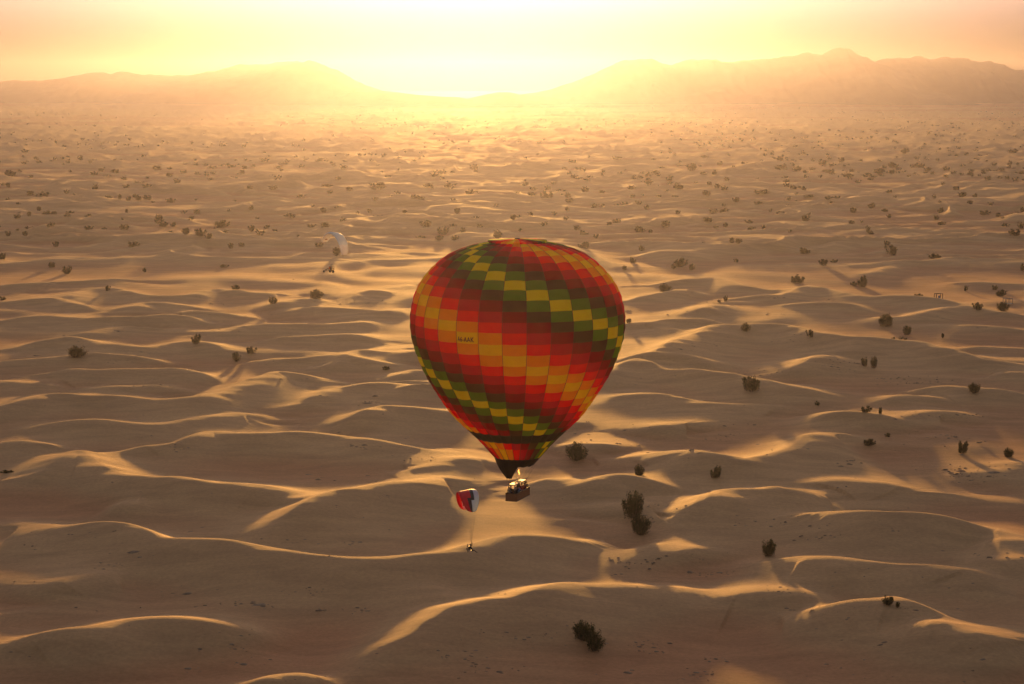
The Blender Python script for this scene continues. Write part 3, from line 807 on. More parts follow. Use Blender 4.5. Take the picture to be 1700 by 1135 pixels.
# ------------------------------------------------------------------ two open shade frames at the right
def box_into(bm, c, s, rz=0.0):
    r_ = bmesh.ops.create_cube(bm, size=1.0)
    M = Matrix.Translation(c) @ Matrix.Rotation(rz, 4, 'Z') @ Matrix.Diagonal((*s, 1))
    bmesh.ops.transform(bm, matrix=M, verts=r_['verts'])
DARK = simple('dark_steel', (0.03, 0.028, 0.026), 0.5, 0.6)
GREY = simple('grey_steel', (0.20, 0.19, 0.18), 0.6, 0.3)
BLUE = simple('blue_panel', (0.05, 0.16, 0.38), 0.5)
def frame_shelter(px, py, w_px, h_px, m, label, blue):
    p = on_ground(px, py); k = (p - Vector((0, 0, CAM_H))).length / FPX
    W, Hh, D = w_px * k, h_px * k, w_px * k * 0.7
    e = empty('frame_shelter', p, 0.25)
    tag(e, label, 'frame shelter')
    for sx in (-1, 1):
        for sy in (-1, 1):
            bm = bmesh.new(); box_into(bm, Vector((sx * W / 2, sy * D / 2, Hh / 2 - 0.2)), (0.2, 0.2, Hh + 0.2)); bm_obj('post', bm, m, e)
    for sx in (-1, 1):
        bm = bmesh.new(); box_into(bm, Vector((sx * W / 2, 0, Hh + 0.04)), (0.16, D + 0.2, 0.16)); bm_obj('rail', bm, m, e)
    for sy in (-1, 1):
        bm = bmesh.new(); box_into(bm, Vector((0, sy * D / 2, Hh + 0.2)), (W + 0.2, 0.16, 0.16)); bm_obj('rail', bm, m, e)
    bm = bmesh.new(); box_into(bm, Vector((0, 0, 0.05)), (W + 0.6, D + 0.6, 0.22)); bm_obj('floor_slab', bm, m, e)
    if blue:
        bm = bmesh.new(); box_into(bm, Vector((W * 0.12, 0.1, Hh * 0.42)), (W * 0.22, 0.5, Hh * 0.62)); bmesh.ops.bevel(bm, geom=bm.edges[:], offset=0.06, segments=2, affect='EDGES'); bm_obj('water_tank', bm, BLUE, e)
    else:
        for q in (-0.15, 0.12):
            bm = bmesh.new(); box_into(bm, Vector((W * q, 0, Hh / 2)), (0.14, 0.14, Hh - 0.1)); bm_obj('upright', bm, m, e)
frame_shelter(1558, 497, 11, 9, DARK, 'dark open frame on the sand with a blue panel inside, near the right', True)
frame_shelter(1673, 503, 12, 8, GREY, 'faint grey open frame between two bushes at the right edge', False)
# ------------------------------------------------------------------ people: one continuous skinned body each
SKIN = simple('skin', (0.42, 0.26, 0.18), 0.6)
HAIR = simple('hair', (0.03, 0.02, 0.015), 0.8)
def cloth(name, col):
    return simple(name, col, 0.85, 0, 0.15, 14)
CLOTH = {k: cloth('cloth_' + k, c) for k, c in dict(black=(0.018, 0.018, 0.02), navy=(0.03, 0.05, 0.12), blue=(0.16, 0.28, 0.55), red=(0.42, 0.03, 0.03), maroon=(0.20, 0.02, 0.03),
         grey=(0.15, 0.15, 0.15), white=(0.7, 0.68, 0.64), olive=(0.09, 0.09, 0.05), orange=(0.75, 0.13, 0.03)).items()}

def limb_chain(a, b, bend, m):
    """two-bone joint between a and b, bending towards 'bend'"""
    return (a + b) / 2 + bend * m

def person(label, where, rz, pose, top, legs, helmet=None, headgear=None, scale=1.0, cat='person', name='person', parent_xf=None):
    """pose: 'stand', 'sit' or 'recline'; faces local +Y"""
    V3 = Vector
    if pose == 'stand':
        pel = V3((0, 0, 0.95)); che = V3((0, 0.03, 1.28)); nek = V3((0, 0.02, 1.47)); hed = V3((0, 0.04, 1.64))
        hipL = [V3((-0.10, 0, 0.90)), V3((-0.11, 0.03, 0.50)), V3((-0.12, -0.02, 0.09)), V3((-0.12, 0.14, 0.04))]
        shL = [V3((-0.19, 0.02, 1.42)), V3((-0.27, 0.10, 1.15)), V3((-0.20, 0.34, 1.12))]
    elif pose == 'sit':
        pel = V3((0, 0, 0.22)); che = V3((0, -0.10, 0.55)); nek = V3((0, -0.10, 0.74)); hed = V3((0, -0.07, 0.91))
        hipL = [V3((-0.10, 0.02, 0.20)), V3((-0.14, 0.46, 0.34)), V3((-0.13, 0.84, 0.12)), V3((-0.13, 0.98, 0.16))]
        shL = [V3((-0.19, -0.10, 0.69)), V3((-0.28, 0.05, 0.45)), V3((-0.16, 0.30, 0.50))]
    else:
        pel = V3((0, 0, 0.0)); che = V3((0, -0.16, 0.32)); nek = V3((0, -0.22, 0.50)); hed = V3((0, -0.20, 0.67))
        hipL = [V3((-0.10, 0.03, -0.02)), V3((-0.13, 0.40, -0.18)), V3((-0.12, 0.72, -0.46)), V3((-0.12, 0.84, -0.46))]
        shL = [V3((-0.19, -0.18, 0.46)), V3((-0.30, 0.00, 0.62)), V3((-0.22, 0.06, 0.90))]
    verts = []; edges = []; rad = []; zone = []
    def add(p, r, par=None, z=0):
        verts.append(p); rad.append(r)
        if par is not None: edges.append((par, len(verts) - 1)); zone.append(z)
        return len(verts) - 1
    P = add(pel, 0.15); W = add(pel.lerp(che, 0.5), 0.135, P, 1); Cc = add(che, 0.155, W, 1); N = add(nek, 0.062, Cc, 1)
    H1 = add(hed - (hed - nek).normalized() * 0.05, 0.085, N, 0); H2 = add(hed + (hed - nek).normalized() * 0.06, 0.095, H1, 0)
    fw = V3((0, 1, 0))
    add(hed + fw * 0.105 - V3((0, 0, 0.02)), 0.016, H1, 0)         # nose
    for s in (-1, 1):
        q = lambda v: V3((v.x * -s, v.y, v.z))
        add(hed + V3((s * 0.10, 0, -0.01)), 0.018, H1, 0)           # ear
        h = [q(v) for v in hipL]
        a = add(h[0], 0.095, P, 2); a = add(h[0].lerp(h[1], 0.5), 0.082, a, 2); a = add(h[1], 0.062, a, 2); a = add(h[1].lerp(h[2], 0.4), 0.06, a, 2); a = add(h[2], 0.042, a, 2); add(h[3], 0.036, a, 3)
        h = [q(v) for v in shL]
        a = add(h[0], 0.062, Cc, 1); a = add(h[0].lerp(h[1], 0.5), 0.05, a, 1); a = add(h[1], 0.042, a, 1); a = add(h[1].lerp(h[2], 0.85), 0.030, a, 1)
        d = (h[2] - h[1]).normalized(); side = d.cross(V3((0, 0, 1)))
        if side.length < 0.1: side = V3((1, 0, 0))
        side.normalize()
        palm = add(h[2] + d * 0.04, 0.028, a, 0)
        for k, ln in zip((-1.5, -0.5, 0.5, 1.5), (0.065, 0.08, 0.075, 0.06)):
            b_ = add(h[2] + d * 0.085 + side * k * 0.02, 0.010, palm, 0)
            add(h[2] + d * (0.085 + ln * 0.8) + side * k * 0.022 - V3((0, 0, 0.02)), 0.008, b_, 0)
        t_ = add(h[2] + d * 0.05 - side * s * 0.045, 0.011, palm, 0); add(h[2] + d * 0.085 - side * s * 0.055, 0.009, t_, 0)
    me = bpy.data.meshes.new('tmp'); me.from_pydata([tuple(v * scale) for v in verts], edges, [])
    ob = bpy.data.objects.new('tmp', me); COL.objects.link(ob)
    sk = ob.modifiers.new('s', 'SKIN'); sk.use_smooth_shade = True
    for i, sv in enumerate(me.skin_vertices[0].data):
        sv.radius = (rad[i] * scale, rad[i] * scale); sv.use_root = (i == 0)
    sb = ob.modifiers.new('d', 'SUBSURF'); sb.levels = 1; sb.render_levels = 1
    dg = bpy.context.evaluated_depsgraph_get()
    body = bpy.data.meshes.new_from_object(ob.evaluated_get(dg))
    bpy.data.objects.remove(ob); bpy.data.meshes.remove(me)
    body.name = 'body'
    body.materials.clear()
    for m_ in (SKIN, CLOTH[top], CLOTH[legs], CLOTH['black']): body.materials.append(m_)
    co = np.empty(len(body.vertices) * 3); body.vertices.foreach_get('co', co); co = co.reshape(-1, 3) / scale
    vz = np.zeros(len(co), int); best = np.full(len(co), 9.0)
    for (a, b_), z in zip(edges, zone):
        A = np.array(verts[a]); B = np.array(verts[b_]); d = B - A
        t = np.clip(((co - A) @ d) / max(1e-9, d @ d), 0, 1)
        ds = np.linalg.norm(co - A - t[:, None] * d, axis=1) - 0.5 * rad[b_]
        m_ = ds < best; best[m_] = ds[m_]; vz[m_] = z
    for f in body.polygons:
        f.material_index = int(np.median(vz[list(f.vertices)])); f.use_smooth = True
    e = empty(name, where, rz)
    if parent_xf is not None: e.rotation_euler = parent_xf
    tag(e, label, cat)
    o = bpy.data.objects.new('body', body); COL.objects.link(o); o.parent = e
    bm = bmesh.new(); bmesh.ops.create_uvsphere(bm, u_segments=12, v_segments=8, radius=0.128 if helmet else 0.112)
    bmesh.ops.delete(bm, geom=[v for v in bm.verts if v.co.y > 0.05 and v.co.z < 0.03 or v.co.z < -0.05], context='VERTS')
    for v in bm.verts: v.co = (v.co + hed + V3((0, -0.012, 0.035))) * scale
    bm_obj('helmet' if helmet else 'hair', bm, CLOTH[helmet] if helmet else (CLOTH[headgear] if headgear else HAIR), e, True)
    eb = bmesh.new()
    for s in (-1, 1):
        r_ = bmesh.ops.create_icosphere(eb, subdivisions=1, radius=0.013 * scale, matrix=Matrix.Translation((hed + V3((s * 0.035, 0.088, 0.015))) * scale))
    bm_obj('eyes', eb, HAIR, e, True)
    return e

# ------------------------------------------------------------------ hot air balloon
DB = 273.0
AX = at_depth(859, 536, DB); X0, Y0 = AX.x, AX.y
MPP = DB / FPX
def z_from(py, y):
    d = ray(859, py); return CAM_H + d.z / d.y * y
prof_px = [(0.5,399.2),(20,399.6),(48,402.0),(80,409.5),(115,424.5),(144,450),(164,479),(173.5,511),(175.5,536),(172,565),(160,600),(148,625),(121,668),(104,690),(75,718),(60,733),(39,757)]
PP = []
for hw, py in prof_px:
    z = z_from(py, Y0); r = hw * MPP * (1.0)
    PP.append(Vector((r, z)))
DN = catmull(PP, 16)
pr = np.array([v.x for v in DN]); pz = np.array([v.y for v in DN])
ps = np.concatenate([[0], np.cumsum(np.hypot(np.diff(pr), np.diff(pz)))])
Zbase = z_from(826.5, Y0)           # underside of the basket
py_front = []
for r_, z_ in zip(pr, pz):
    d_ = Vector((X0, Y0 - r_, z_ - CAM_H)); c_ = d_.y * CP - d_.z * SP; u_ = d_.y * SP + d_.z * CP
    py_front.append(567.5 - FPX * u_ / c_)
py_front = np.array(py_front)
start = int(np.argmin(np.abs(pr[:120] - 47.5 * MPP)))
rowpy = [404.6, 410.2, 418, 426.9, 438.6, 451.5, 466.7, 482.4, 499.6, 518.1, 536, 553.2, 572.2, 590.1, 608, 623.5, 638, 652.5, 667, 678.2, 690.5, 702.8, 714, 722.9, 736, 746.4]
rows_s = [ps[start]] + [float(np.interp(y, py_front[start:], ps[start:])) for y in rowpy] + [ps[-1]]
rows_k = list(range(-7, 20))
def P_at(s): return float(np.interp(s, ps, pr)), float(np.interp(s, ps, pz)) - Zbase
NG = 28; GA = 2 * math.pi / NG; PHI0 = math.radians(-8.1)

def fabric(name, col, thru=0.72, rough=0.6, spec=0.08):
    m, n, l, b = mat(name)
    tc = n.new('ShaderNodeTexCoord')
    t = n.new('ShaderNodeTexNoise'); t.inputs['Scale'].default_value = 0.9; t.inputs['Detail'].default_value = 4
    l.new(tc.outputs['Object'], t.inputs['Vector'])
    mp_ = n.new('ShaderNodeMapping'); mp_.inputs['Scale'].default_value = (9, 9, 0.8); l.new(tc.outputs['Object'], mp_.inputs['Vector'])
    t2 = n.new('ShaderNodeTexNoise'); t2.inputs['Scale'].default_value = 1.0; l.new(mp_.outputs[0], t2.inputs['Vector'])
    mx = n.new('ShaderNodeMix'); mx.data_type = 'RGBA'
    mx.inputs[6].default_value = (*[c * 0.86 for c in col], 1); mx.inputs[7].default_value = (*[min(1, c * 1.1) for c in col], 1)
    l.new(t.outputs[0], mx.inputs[0]); l.new(mx.outputs[2], b.inputs['Base Color'])
    b.inputs['Roughness'].default_value = rough; b.inputs['Specular IOR Level'].default_value = spec
    bp = n.new('ShaderNodeBump'); bp.inputs['Strength'].default_value = 0.25; bp.inputs['Distance'].default_value = 0.12
    l.new(t2.outputs[0], bp.inputs['Height']); l.new(bp.outputs[0], b.inputs['Normal'])
    tr = n.new('ShaderNodeBsdfTranslucent'); l.new(mx.outputs[2], tr.inputs['Color']); l.new(bp.outputs[0], tr.inputs['Normal'])
    ms = n.new('ShaderNodeMixShader'); ms.inputs[0].default_value = thru
    l.new(b.outputs[0], ms.inputs[1]); l.new(tr.outputs[0], ms.inputs[2]); l.new(ms.outputs[0], n['Material Output'].inputs['Surface'])
    return m
FAB = {'Y': fabric('fabric_lime', (0.66, 0.95, 0.02)), 'G': fabric('fabric_green', (0.12, 0.36, 0.04)), 'D': fabric('fabric_dark', (0.10, 0.085, 0.05)),
       'B': fabric('fabric_darkred', (0.27, 0.0, 0.004)), 'C': fabric('fabric_crimson', (0.55, 0.0, 0.04)), 'R': fabric('fabric_red', (0.95, 0.0, 0.002)),
       'O': fabric('fabric_orange', (0.98, 0.50, 0.008)), 'A': fabric('fabric_amber', (0.97, 0.95, 0.012)), 'K': fabric('fabric_band', (0.05, 0.055, 0.03), 0.2)}
SEQ = ['Y', 'G', 'D', 'B', 'C', 'R', 'O', 'A', 'O', 'R', 'C', 'B', 'D', 'G']

balloon = empty('hot_air_balloon', (X0, Y0, Zbase))
tag(balloon, 'huge chequered hot air balloon in red, orange, yellow and green over the dunes', 'hot air balloon')

def panel_geo(s0, s1, a0=0.0, nu=5, nv=3):
    vs = []; fs = []
    for j in range(nv + 1):
        s = s0 + (s1 - s0) * j / nv
        r, z = P_at(s); r2, z2 = P_at(s + 0.15); r1, z1 = P_at(max(0, s - 0.15))
        tr, tz = r2 - r1, z2 - z1; L = math.hypot(tr, tz) or 1; nr_, nz = -tz / L, tr / L
        w = r * GA
        for i in range(nu + 1):
            u = i / nu; bl = 0.075 * w * 4 * u * (1 - u) + 0.10 * w * 4 * u * (1 - u) * 0.25 * math.sin(math.pi * j / nv)
            a = a0 + GA * u
            rr = r + nr_ * bl; zz = z + nz * bl
            vs.append((rr * math.sin(a), -rr * math.cos(a), zz))
    for j in range(nv):
        for i in range(nu):
            k = j * (nu + 1) + i
            fs.append((k, k + nu + 1, k + nu + 2, k + 1))
    return vs, fs
cand = []
for ri, k in enumerate(rows_k):
    for g in range(NG):
        gg = g if g <= 14 else g - NG
        phi = PHI0 + GA * (gg + 0.5)
        s = (rows_s[ri] + rows_s[ri + 1]) / 2; r, z = P_at(s); r2, z2 = P_at(s + 0.2)
        L = math.hypot(r2 - r, z2 - z); nr_, nz = -(z2 - z) / L, (r2 - r) / L
        nrm = Vector((nr_ * math.sin(phi), -nr_ * math.cos(phi), nz))
        pos = Vector((X0 + r * math.sin(phi), Y0 - r * math.cos(phi), z + Zbase)); v = (cam.location - pos).normalized()
        area = r * GA * (rows_s[ri + 1] - rows_s[ri]) * max(0, nrm.dot(v))
        col = 'K' if k == 17 else SEQ[(k - gg) % 14]
        cand.append((area, ri, g, gg, col))
cand.sort(reverse=True)
row_mesh = {}
rest = {}
for idx, (area, ri, g, gg, col) in enumerate(cand):
    if idx < 300:
        if ri not in row_mesh:
            vs, fs = panel_geo(rows_s[ri], rows_s[ri + 1])
            me = bpy.data.meshes.new('panel'); me.from_pydata(vs, [], fs)
            me.polygons.foreach_set('use_smooth', [True] * len(me.polygons)); me.materials.append(FAB['R'])
            row_mesh[ri] = me
        o = bpy.data.objects.new('panel', row_mesh[ri]); COL.objects.link(o); o.parent = balloon
        o.rotation_euler = (0, 0, PHI0 + GA * gg)
        o.material_slots[0].link = 'OBJECT'; o.material_slots[0].material = FAB[col]
    else:
        rest.setdefault(col, []).append((ri, gg))
vs_all, fs_all, mi = [], [], []
keys = list(rest)
for kk, col in enumerate(keys):
    for ri, gg in rest[col]:
        vs, fs = panel_geo(rows_s[ri], rows_s[ri + 1], PHI0 + GA * gg, 4, 2)
        o_ = len(vs_all); vs_all += vs; fs_all += [tuple(q + o_ for q in f) for f in fs]; mi += [kk] * len(fs)
o = mesh_obj('far_side_panels', vs_all, fs_all, [FAB[c] for c in keys], balloon, True)
o.data.polygons.foreach_set('material_index', mi); o['kind'] = 'stuff'
# load tapes on every seam
TAPE = simple('load_tape', (0.07, 0.035, 0.025), 0.7)
bm = bmesh.new()
tp = [];
for s in np.linspace(rows_s[0], rows_s[-1], 46):
    r, z = P_at(s); tp.append(Vector((0, -(r + 0.01), z)))
tube(bm, tp, [0.028] * len(tp), 4)
tme = bpy.data.meshes.new('load_tape'); bm.to_mesh(tme); bm.free(); tme.materials.append(TAPE)
for g in range(NG):
    o = bpy.data.objects.new('load_tape', tme); COL.objects.link(o); o.parent = balloon; o.rotation_euler = (0, 0, PHI0 + GA * g)
# parachute vent in the crown: its gores carry the same colours and its rim stands a little proud
def vent_piece(g, col):
    vs = []; fs = []
    R0 = 48.5 * MPP; ztop = P_at(ps[start])[1]
    for j in range(5):
        t = j / 4; r = R0 * t
        zz = ztop + 0.10 + (1 - t * t) * (pz[0] - Zbase - ztop + 0.15) + (0.10 if j == 4 else 0)
        for i in range(4):
            a = GA * (i / 3); bl = 0.10 * t * math.sin(math.pi * i / 3)
            vs.append((r * math.sin(a), -r * math.cos(a), zz + bl))
    r = R0 * 1.01
    for i in range(4):
        a = GA * (i / 3); vs.append((r * math.sin(a), -r * math.cos(a), ztop - 0.12))
    for j in range(5):
        for i in range(3):
            k = j * 4 + i; fs.append((k, k + 4, k + 5, k + 1))
    return vs, fs
vs, fs = vent_piece(0, 'R')
vme = bpy.data.meshes.new('vent_gore'); vme.from_pydata(vs, [], fs); vme.polygons.foreach_set('use_smooth', [True] * len(vme.polygons)); vme.materials.append(FAB['R'])
vent = empty('parachute_vent'); vent.parent = balloon
for g in range(NG):
    gg = g if g <= 14 else g - NG
    o = bpy.data.objects.new('vent_gore', vme); COL.objects.link(o); o.parent = vent; o.rotation_euler = (0, 0, PHI0 + GA * gg)
    o.material_slots[0].link = 'OBJECT'; o.material_slots[0].material = FAB[SEQ[(-8 - gg) % 14]]
bm = bmesh.new()
ring = [Vector((0.28 * math.cos(a), 0.28 * math.sin(a), pz[0] - Zbase + 0.30)) for a in np.linspace(0, 2 * math.pi, 17)]
tube(bm, ring, [0.06] * 17, 6); bm_obj('crown_ring', bm, GREY, balloon, True)

# registration painted across one amber panel
INK = simple('black_ink', (0.012, 0.010, 0.010), 0.7)
cu = bpy.data.curves.new('txt', 'FONT'); cu.body = 'A6-AAK'; cu.size = 1.0; cu.align_x = 'CENTER'; cu.align_y = 'CENTER'; cu.offset = 0.018; cu.space_character = 1.08
to = bpy.data.objects.new('txt', cu); COL.objects.link(to)
dg = bpy.context.evaluated_depsgraph_get(); tm = bpy.data.meshes.new_from_object(to.evaluated_get(dg)); bpy.data.objects.remove(to)
bm = bmesh.new(); bm.from_mesh(tm); bmesh.ops.triangulate(bm, faces=bm.faces[:])
bmesh.ops.subdivide_edges(bm, edges=bm.edges[:], cuts=1)
xs = [v.co.x for v in bm.verts]; w_ = max(xs) - min(xs)
sc_ = (26.5 * MPP / math.cos(R(27.4))) / w_; scy = 7.6 * MPP / 0.72
phic = PHI0 + GA * (-1.5) - 0.008
sc_s = float(np.interp(565.8, py_front[start:], ps[start:]))
rc, zc = P_at(sc_s)
for v in bm.verts:
    a = phic + v.co.x * sc_ / rc; zz = zc + v.co.y * scy
    r = float(np.interp(-(zz + Zbase), -pz, pr))
    u = ((a - PHI0) / GA) % 1.0
    bl = 0.075 * r * GA * 4 * u * (1 - u) * 1.0 + 0.10 * r * GA * u * (1 - u)
    v.co = Vector(((r + bl + 0.05) * math.sin(a), -(r + bl + 0.05) * math.cos(a), zz))
bm_obj('registration_marking', bm, INK, balloon)

# black scoop below the mouth: long flap on the left reaching the burner frame, short hem elsewhere
SCOOP = fabric('fabric_black', (0.02, 0.016, 0.013), 0.08)
rm_, zm_ = P_at(ps[-1])
zP = z_from(795, Y0) - Zbase; Px = -10 * MPP
vs = []; fs = []
NC, NRW = 96, 10
for j in range(NRW + 1):
    for i in range(NC):
        ph = -math.pi + 2 * math.pi * i / NC; deg = math.degrees(ph)
        lo_ = float(sstep(-158, -146, deg) * (1 - sstep(-2, 8, deg)))
        f = 0.36 + 0.02 * math.cos(ph * 14) + 0.60 * lo_
        T = Vector((rm_ * math.sin(ph), -rm_ * math.cos(ph), zm_)); E = Vector((Px + 0.16 * rm_ * math.sin(ph), -0.16 * rm_ * math.cos(ph), zP))
        p = T.lerp(E, f * j / NRW)
        pinch = 0.10 * math.sin(math.pi * min(1, f * j / NRW)) * rm_
        d_ = Vector((math.sin(ph), -math.cos(ph), 0)); p += d_ * (pinch * 0.9 + 0.05 * math.sin(ph * 14) * (j / NRW))
        vs.append(p)
for j in range(NRW):
    for i in range(NC):
        i2 = (i + 1) % NC; fs.append((j * NC + i, (j + 1) * NC + i, (j + 1) * NC + i2, j * NC + i2))
mesh_obj('scoop', vs, fs, SCOOP, balloon, True)
bm = bmesh.new()
ring = [Vector(((rm_ + 0.02) * math.cos(a), (rm_ + 0.02) * math.sin(a), zm_)) for a in np.linspace(0, 2 * math.pi, 41)]
tube(bm, ring, [0.05] * 41, 5); bm_obj('mouth_ring', bm, DARK, balloon, True)

# basket: long axis runs away to the right
LD = Vector((0.345, 0.939, 0)); SDv = Vector((-0.939, 0.345, 0)); BL, BW, BH = 4.9, 1.5, 1.02
bang = math.atan2(LD.y, LD.x)
WICK, n, l, b = mat('wicker')
tc = n.new('ShaderNodeTexCoord'); wv = n.new('ShaderNodeTexWave'); wv.bands_direction = 'Z'; wv.inputs['Scale'].default_value = 6; wv.inputs['Distortion'].default_value = 2
l.new(tc.outputs['Object'], wv.inputs['Vector'])
rr_ = n.new('ShaderNodeValToRGB'); rr_.color_ramp.elements[0].color = (0.14, 0.06, 0.025, 1); rr_.color_ramp.elements[1].color = (0.30, 0.14, 0.06, 1)
l.new(wv.outputs['Fac'], rr_.inputs[0]); l.new(rr_.outputs[0], b.inputs['Base Color']); b.inputs['Roughness'].default_value = 0.8
LEATHER = simple('leather', (0.05, 0.028, 0.018), 0.6)
bk = empty('basket'); bk.parent = balloon; bk.rotation_euler = (0, 0, bang); bk.location = (0.05, 0, 0)
bm = bmesh.new(); th = 0.08
for c, s in (((0, -BW / 2, BH / 2), (BL, th, BH)), ((0, BW / 2, BH / 2), (BL, th, BH)), ((-BL / 2, 0, BH / 2), (th, BW - th - 0.004, BH - 0.004)), ((BL / 2, 0, BH / 2), (th, BW - th - 0.004, BH - 0.004))):
    box_into(bm, Vector(c), s)
bmesh.ops.bevel(bm, geom=bm.edges[:], offset=0.02, segments=1, affect='EDGES')
bm_obj('wall', bm, WICK, bk)
bm = bmesh.new(); box_into(bm, Vector((0, 0, 0.03)), (BL - 0.1, BW - 0.1, 0.05)); bm_obj('floor', bm, LEATHER, bk)
for sx in (-0.22, 0.22):
    bm = bmesh.new(); box_into(bm, Vector((BL * sx, 0, 0.5)), (0.05, BW - 0.1, 0.9)); bm_obj('partition', bm, WICK, bk)
bm = bmesh.new()
rim = [Vector((sx * BL / 2, sy * BW / 2, BH + 0.03)) for sx, sy in ((-1, -1), (1, -1), (1, 1), (-1, 1), (-1, -1))]
for a_, b__ in zip(rim, rim[1:]): tube(bm, [a_, b__], [0.075, 0.075], 6)
bm_obj('rim', bm, LEATHER, bk)
bm = bmesh.new()
for zz in (0.06,):
    bs = [Vector((v.x * 1.01, v.y * 1.02, zz)) for v in rim]
    for a_, b__ in zip(bs, bs[1:]): tube(bm, [a_, b__], [0.05, 0.05], 6)
bm_obj('skid_band', bm, LEATHER, bk)
FZ = BH + 1.0
fr = empty('burner_frame'); fr.parent = balloon; fr.rotation_euler = (0, 0, bang); fr.location = (0.05, 0, 0)
for sx in (-1, 1):
    for sy in (-1, 1):
        bm = bmesh.new(); tube(bm, [Vector((sx * BL * 0.46, sy * BW * 0.46, BH)), Vector((sx * BL * 0.33, sy * BW * 0.36, FZ))], [0.05, 0.05], 6); bm_obj('upright', bm, DARK, fr)
    bm = bmesh.new(); tube(bm, [Vector((sx * BL * 0.33, -BW * 0.36, FZ)), Vector((sx * BL * 0.33, BW * 0.36, FZ))], [0.045, 0.045], 6); bm_obj('cross_bar', bm, DARK, fr)
for sy in (-1, 1):
    bm = bmesh.new(); tube(bm, [Vector((-BL * 0.33, sy * BW * 0.36, FZ + 0.01)), Vector((BL * 0.33, sy * BW * 0.36, FZ + 0.01))], [0.045, 0.045], 6); bm_obj('long_bar', bm, DARK, fr)
SHEET = simple('bright_heat_shield', (0.6, 0.56, 0.5), 0.5, 0.2)
for sx in (-0.27, 0.27):
    bm = bmesh.new(); box_into(bm, Vector((sx * BL, 0, FZ + 0.08)), (1.3, 0.85, 0.04)); bmesh.ops.bevel(bm, geom=bm.edges[:], offset=0.015, segments=1, affect='EDGES'); bm_obj('heat_shield', bm, SHEET, fr)
STEEL = simple('burner_steel', (0.5, 0.48, 0.45), 0.3, 0.8)
bu = empty('burner'); bu.parent = balloon; bu.rotation_euler = (0, 0, bang)
for sx, sy in ((-0.25, -0.2), (0.25, -0.2), (-0.25, 0.2), (0.25, 0.2)):
    bm = bmesh.new(); coil = []
    for q in range(41):
        a = q / 8 * 2 * math.pi; coil.append(Vector((sx + 0.13 * math.cos(a), sy + 0.13 * math.sin(a), FZ + 0.06 + q / 40 * 0.42)))
    tube(bm, coil, [0.022] * 41, 5); bm_obj('coil', bm, STEEL, bu, True)
bm = bmesh.new(); box_into(bm, Vector((0, 0, FZ + 0.03)), (0.9, 0.75, 0.08)); bm_obj('burner_block', bm, DARK, bu)
# lit flame
FL = bpy.data.materials.new('flame'); FL.use_nodes = True; n = FL.node_tree.nodes; n.remove(n['Principled BSDF'])
em = n.new('ShaderNodeEmission'); em.inputs[0].default_value = (1.0, 0.33, 0.06, 1); em.inputs[1].default_value = 1.6
FL.node_tree.links.new(em.outputs[0], n['Material Output'].inputs['Surface'])
bm = bmesh.new(); fp = []; fr_ = []
for q in range(12):
    t = q / 11; fp.append(Vector((0.20 + 0.06 * math.sin(t * 7), -0.1 + 0.05 * math.cos(t * 5), FZ + 1.0 + t * 0.8))); fr_.append(0.01 + 0.09 * math.sin(math.pi * t) ** 0.8 * (1 - 0.3 * t))
tube(bm, fp, fr_, 8); bm_obj('flame', bm, FL, balloon, True)
# flying wires
bm = bmesh.new()
for q in range(16):
    a = 2 * math.pi * q / 16; c_ = Vector((math.copysign(0.33 * BL, math.cos(a - bang)), math.copysign(0.36 * BW, math.sin(a - bang)), 0))
    c_.rotate(Matrix.Rotation(bang, 3, 'Z')); tube(bm, [c_ + Vector((0.05, 0, FZ)), Vector((rm_ * math.cos(a), rm_ * math.sin(a), zm_))], [0.008, 0.008], 3)
bm_obj('flying_wires', bm, DARK, balloon)
# fuel hoses and bottles in the basket
for sx, sy in ((-0.17, -0.5), (-0.17, 0.5), (0.17, -0.5), (0.17, 0.5)):
    bm = bmesh.new(); tube(bm, [Vector((sx * BL, sy, 0.08)), Vector((sx * BL, sy, 0.12)), Vector((sx * BL, sy, 0.75)), Vector((sx * BL, sy, 0.82))], [0.12, 0.15, 0.15, 0.06], 10); bm_obj('fuel_bottle', bm, GREY, bk, True)

Mb = Matrix.Translation((X0 + 0.05, Y0, Zbase + 0.055)) @ Matrix.Rotation(bang, 4, 'Z')
crew = [(-2.12, -0.42, -1.9, 'black', 'black', 'person in black at the near left corner of the balloon basket'),
        (-2.05, 0.38, 1.4, 'grey', 'black', 'person in grey at the far left corner of the balloon basket'),
        (-1.42, -0.40, -1.5, 'navy', 'black', 'person in dark navy, second from the left along the near basket side'),
        (-1.45, 0.40, 1.7, 'black', 'navy', 'person in black behind the navy one in the balloon basket'),
        (-0.62, -0.36, -1.6, 'blue', 'navy', 'person in light blue leaning on the near side of the basket middle'),
        (0.0, 0.36, 0.3, 'white', 'black', 'balloon pilot in a white top standing under the burner'),
        (0.45, -0.38, -1.5, 'red', 'black', 'person in a bright red top in the balloon basket, right of the middle'),
        (1.45, -0.38, -1.3, 'maroon', 'black', 'person in a dark maroon top near the right end of the basket'),
        (1.50, 0.40, 1.5, 'olive', 'black', 'person in olive at the back near the right end of the basket'),
        (2.10, -0.30, -0.6, 'black', 'grey', 'person in black at the far right corner of the balloon basket')]
for x, y, a, top, legs, lab in crew:
    p = Mb @ Vector((x, y, 0)); person(lab, p, bang + a - math.pi / 2 + math.pi / 2, 'stand', top, legs, scale=random.uniform(0.95, 1.02))
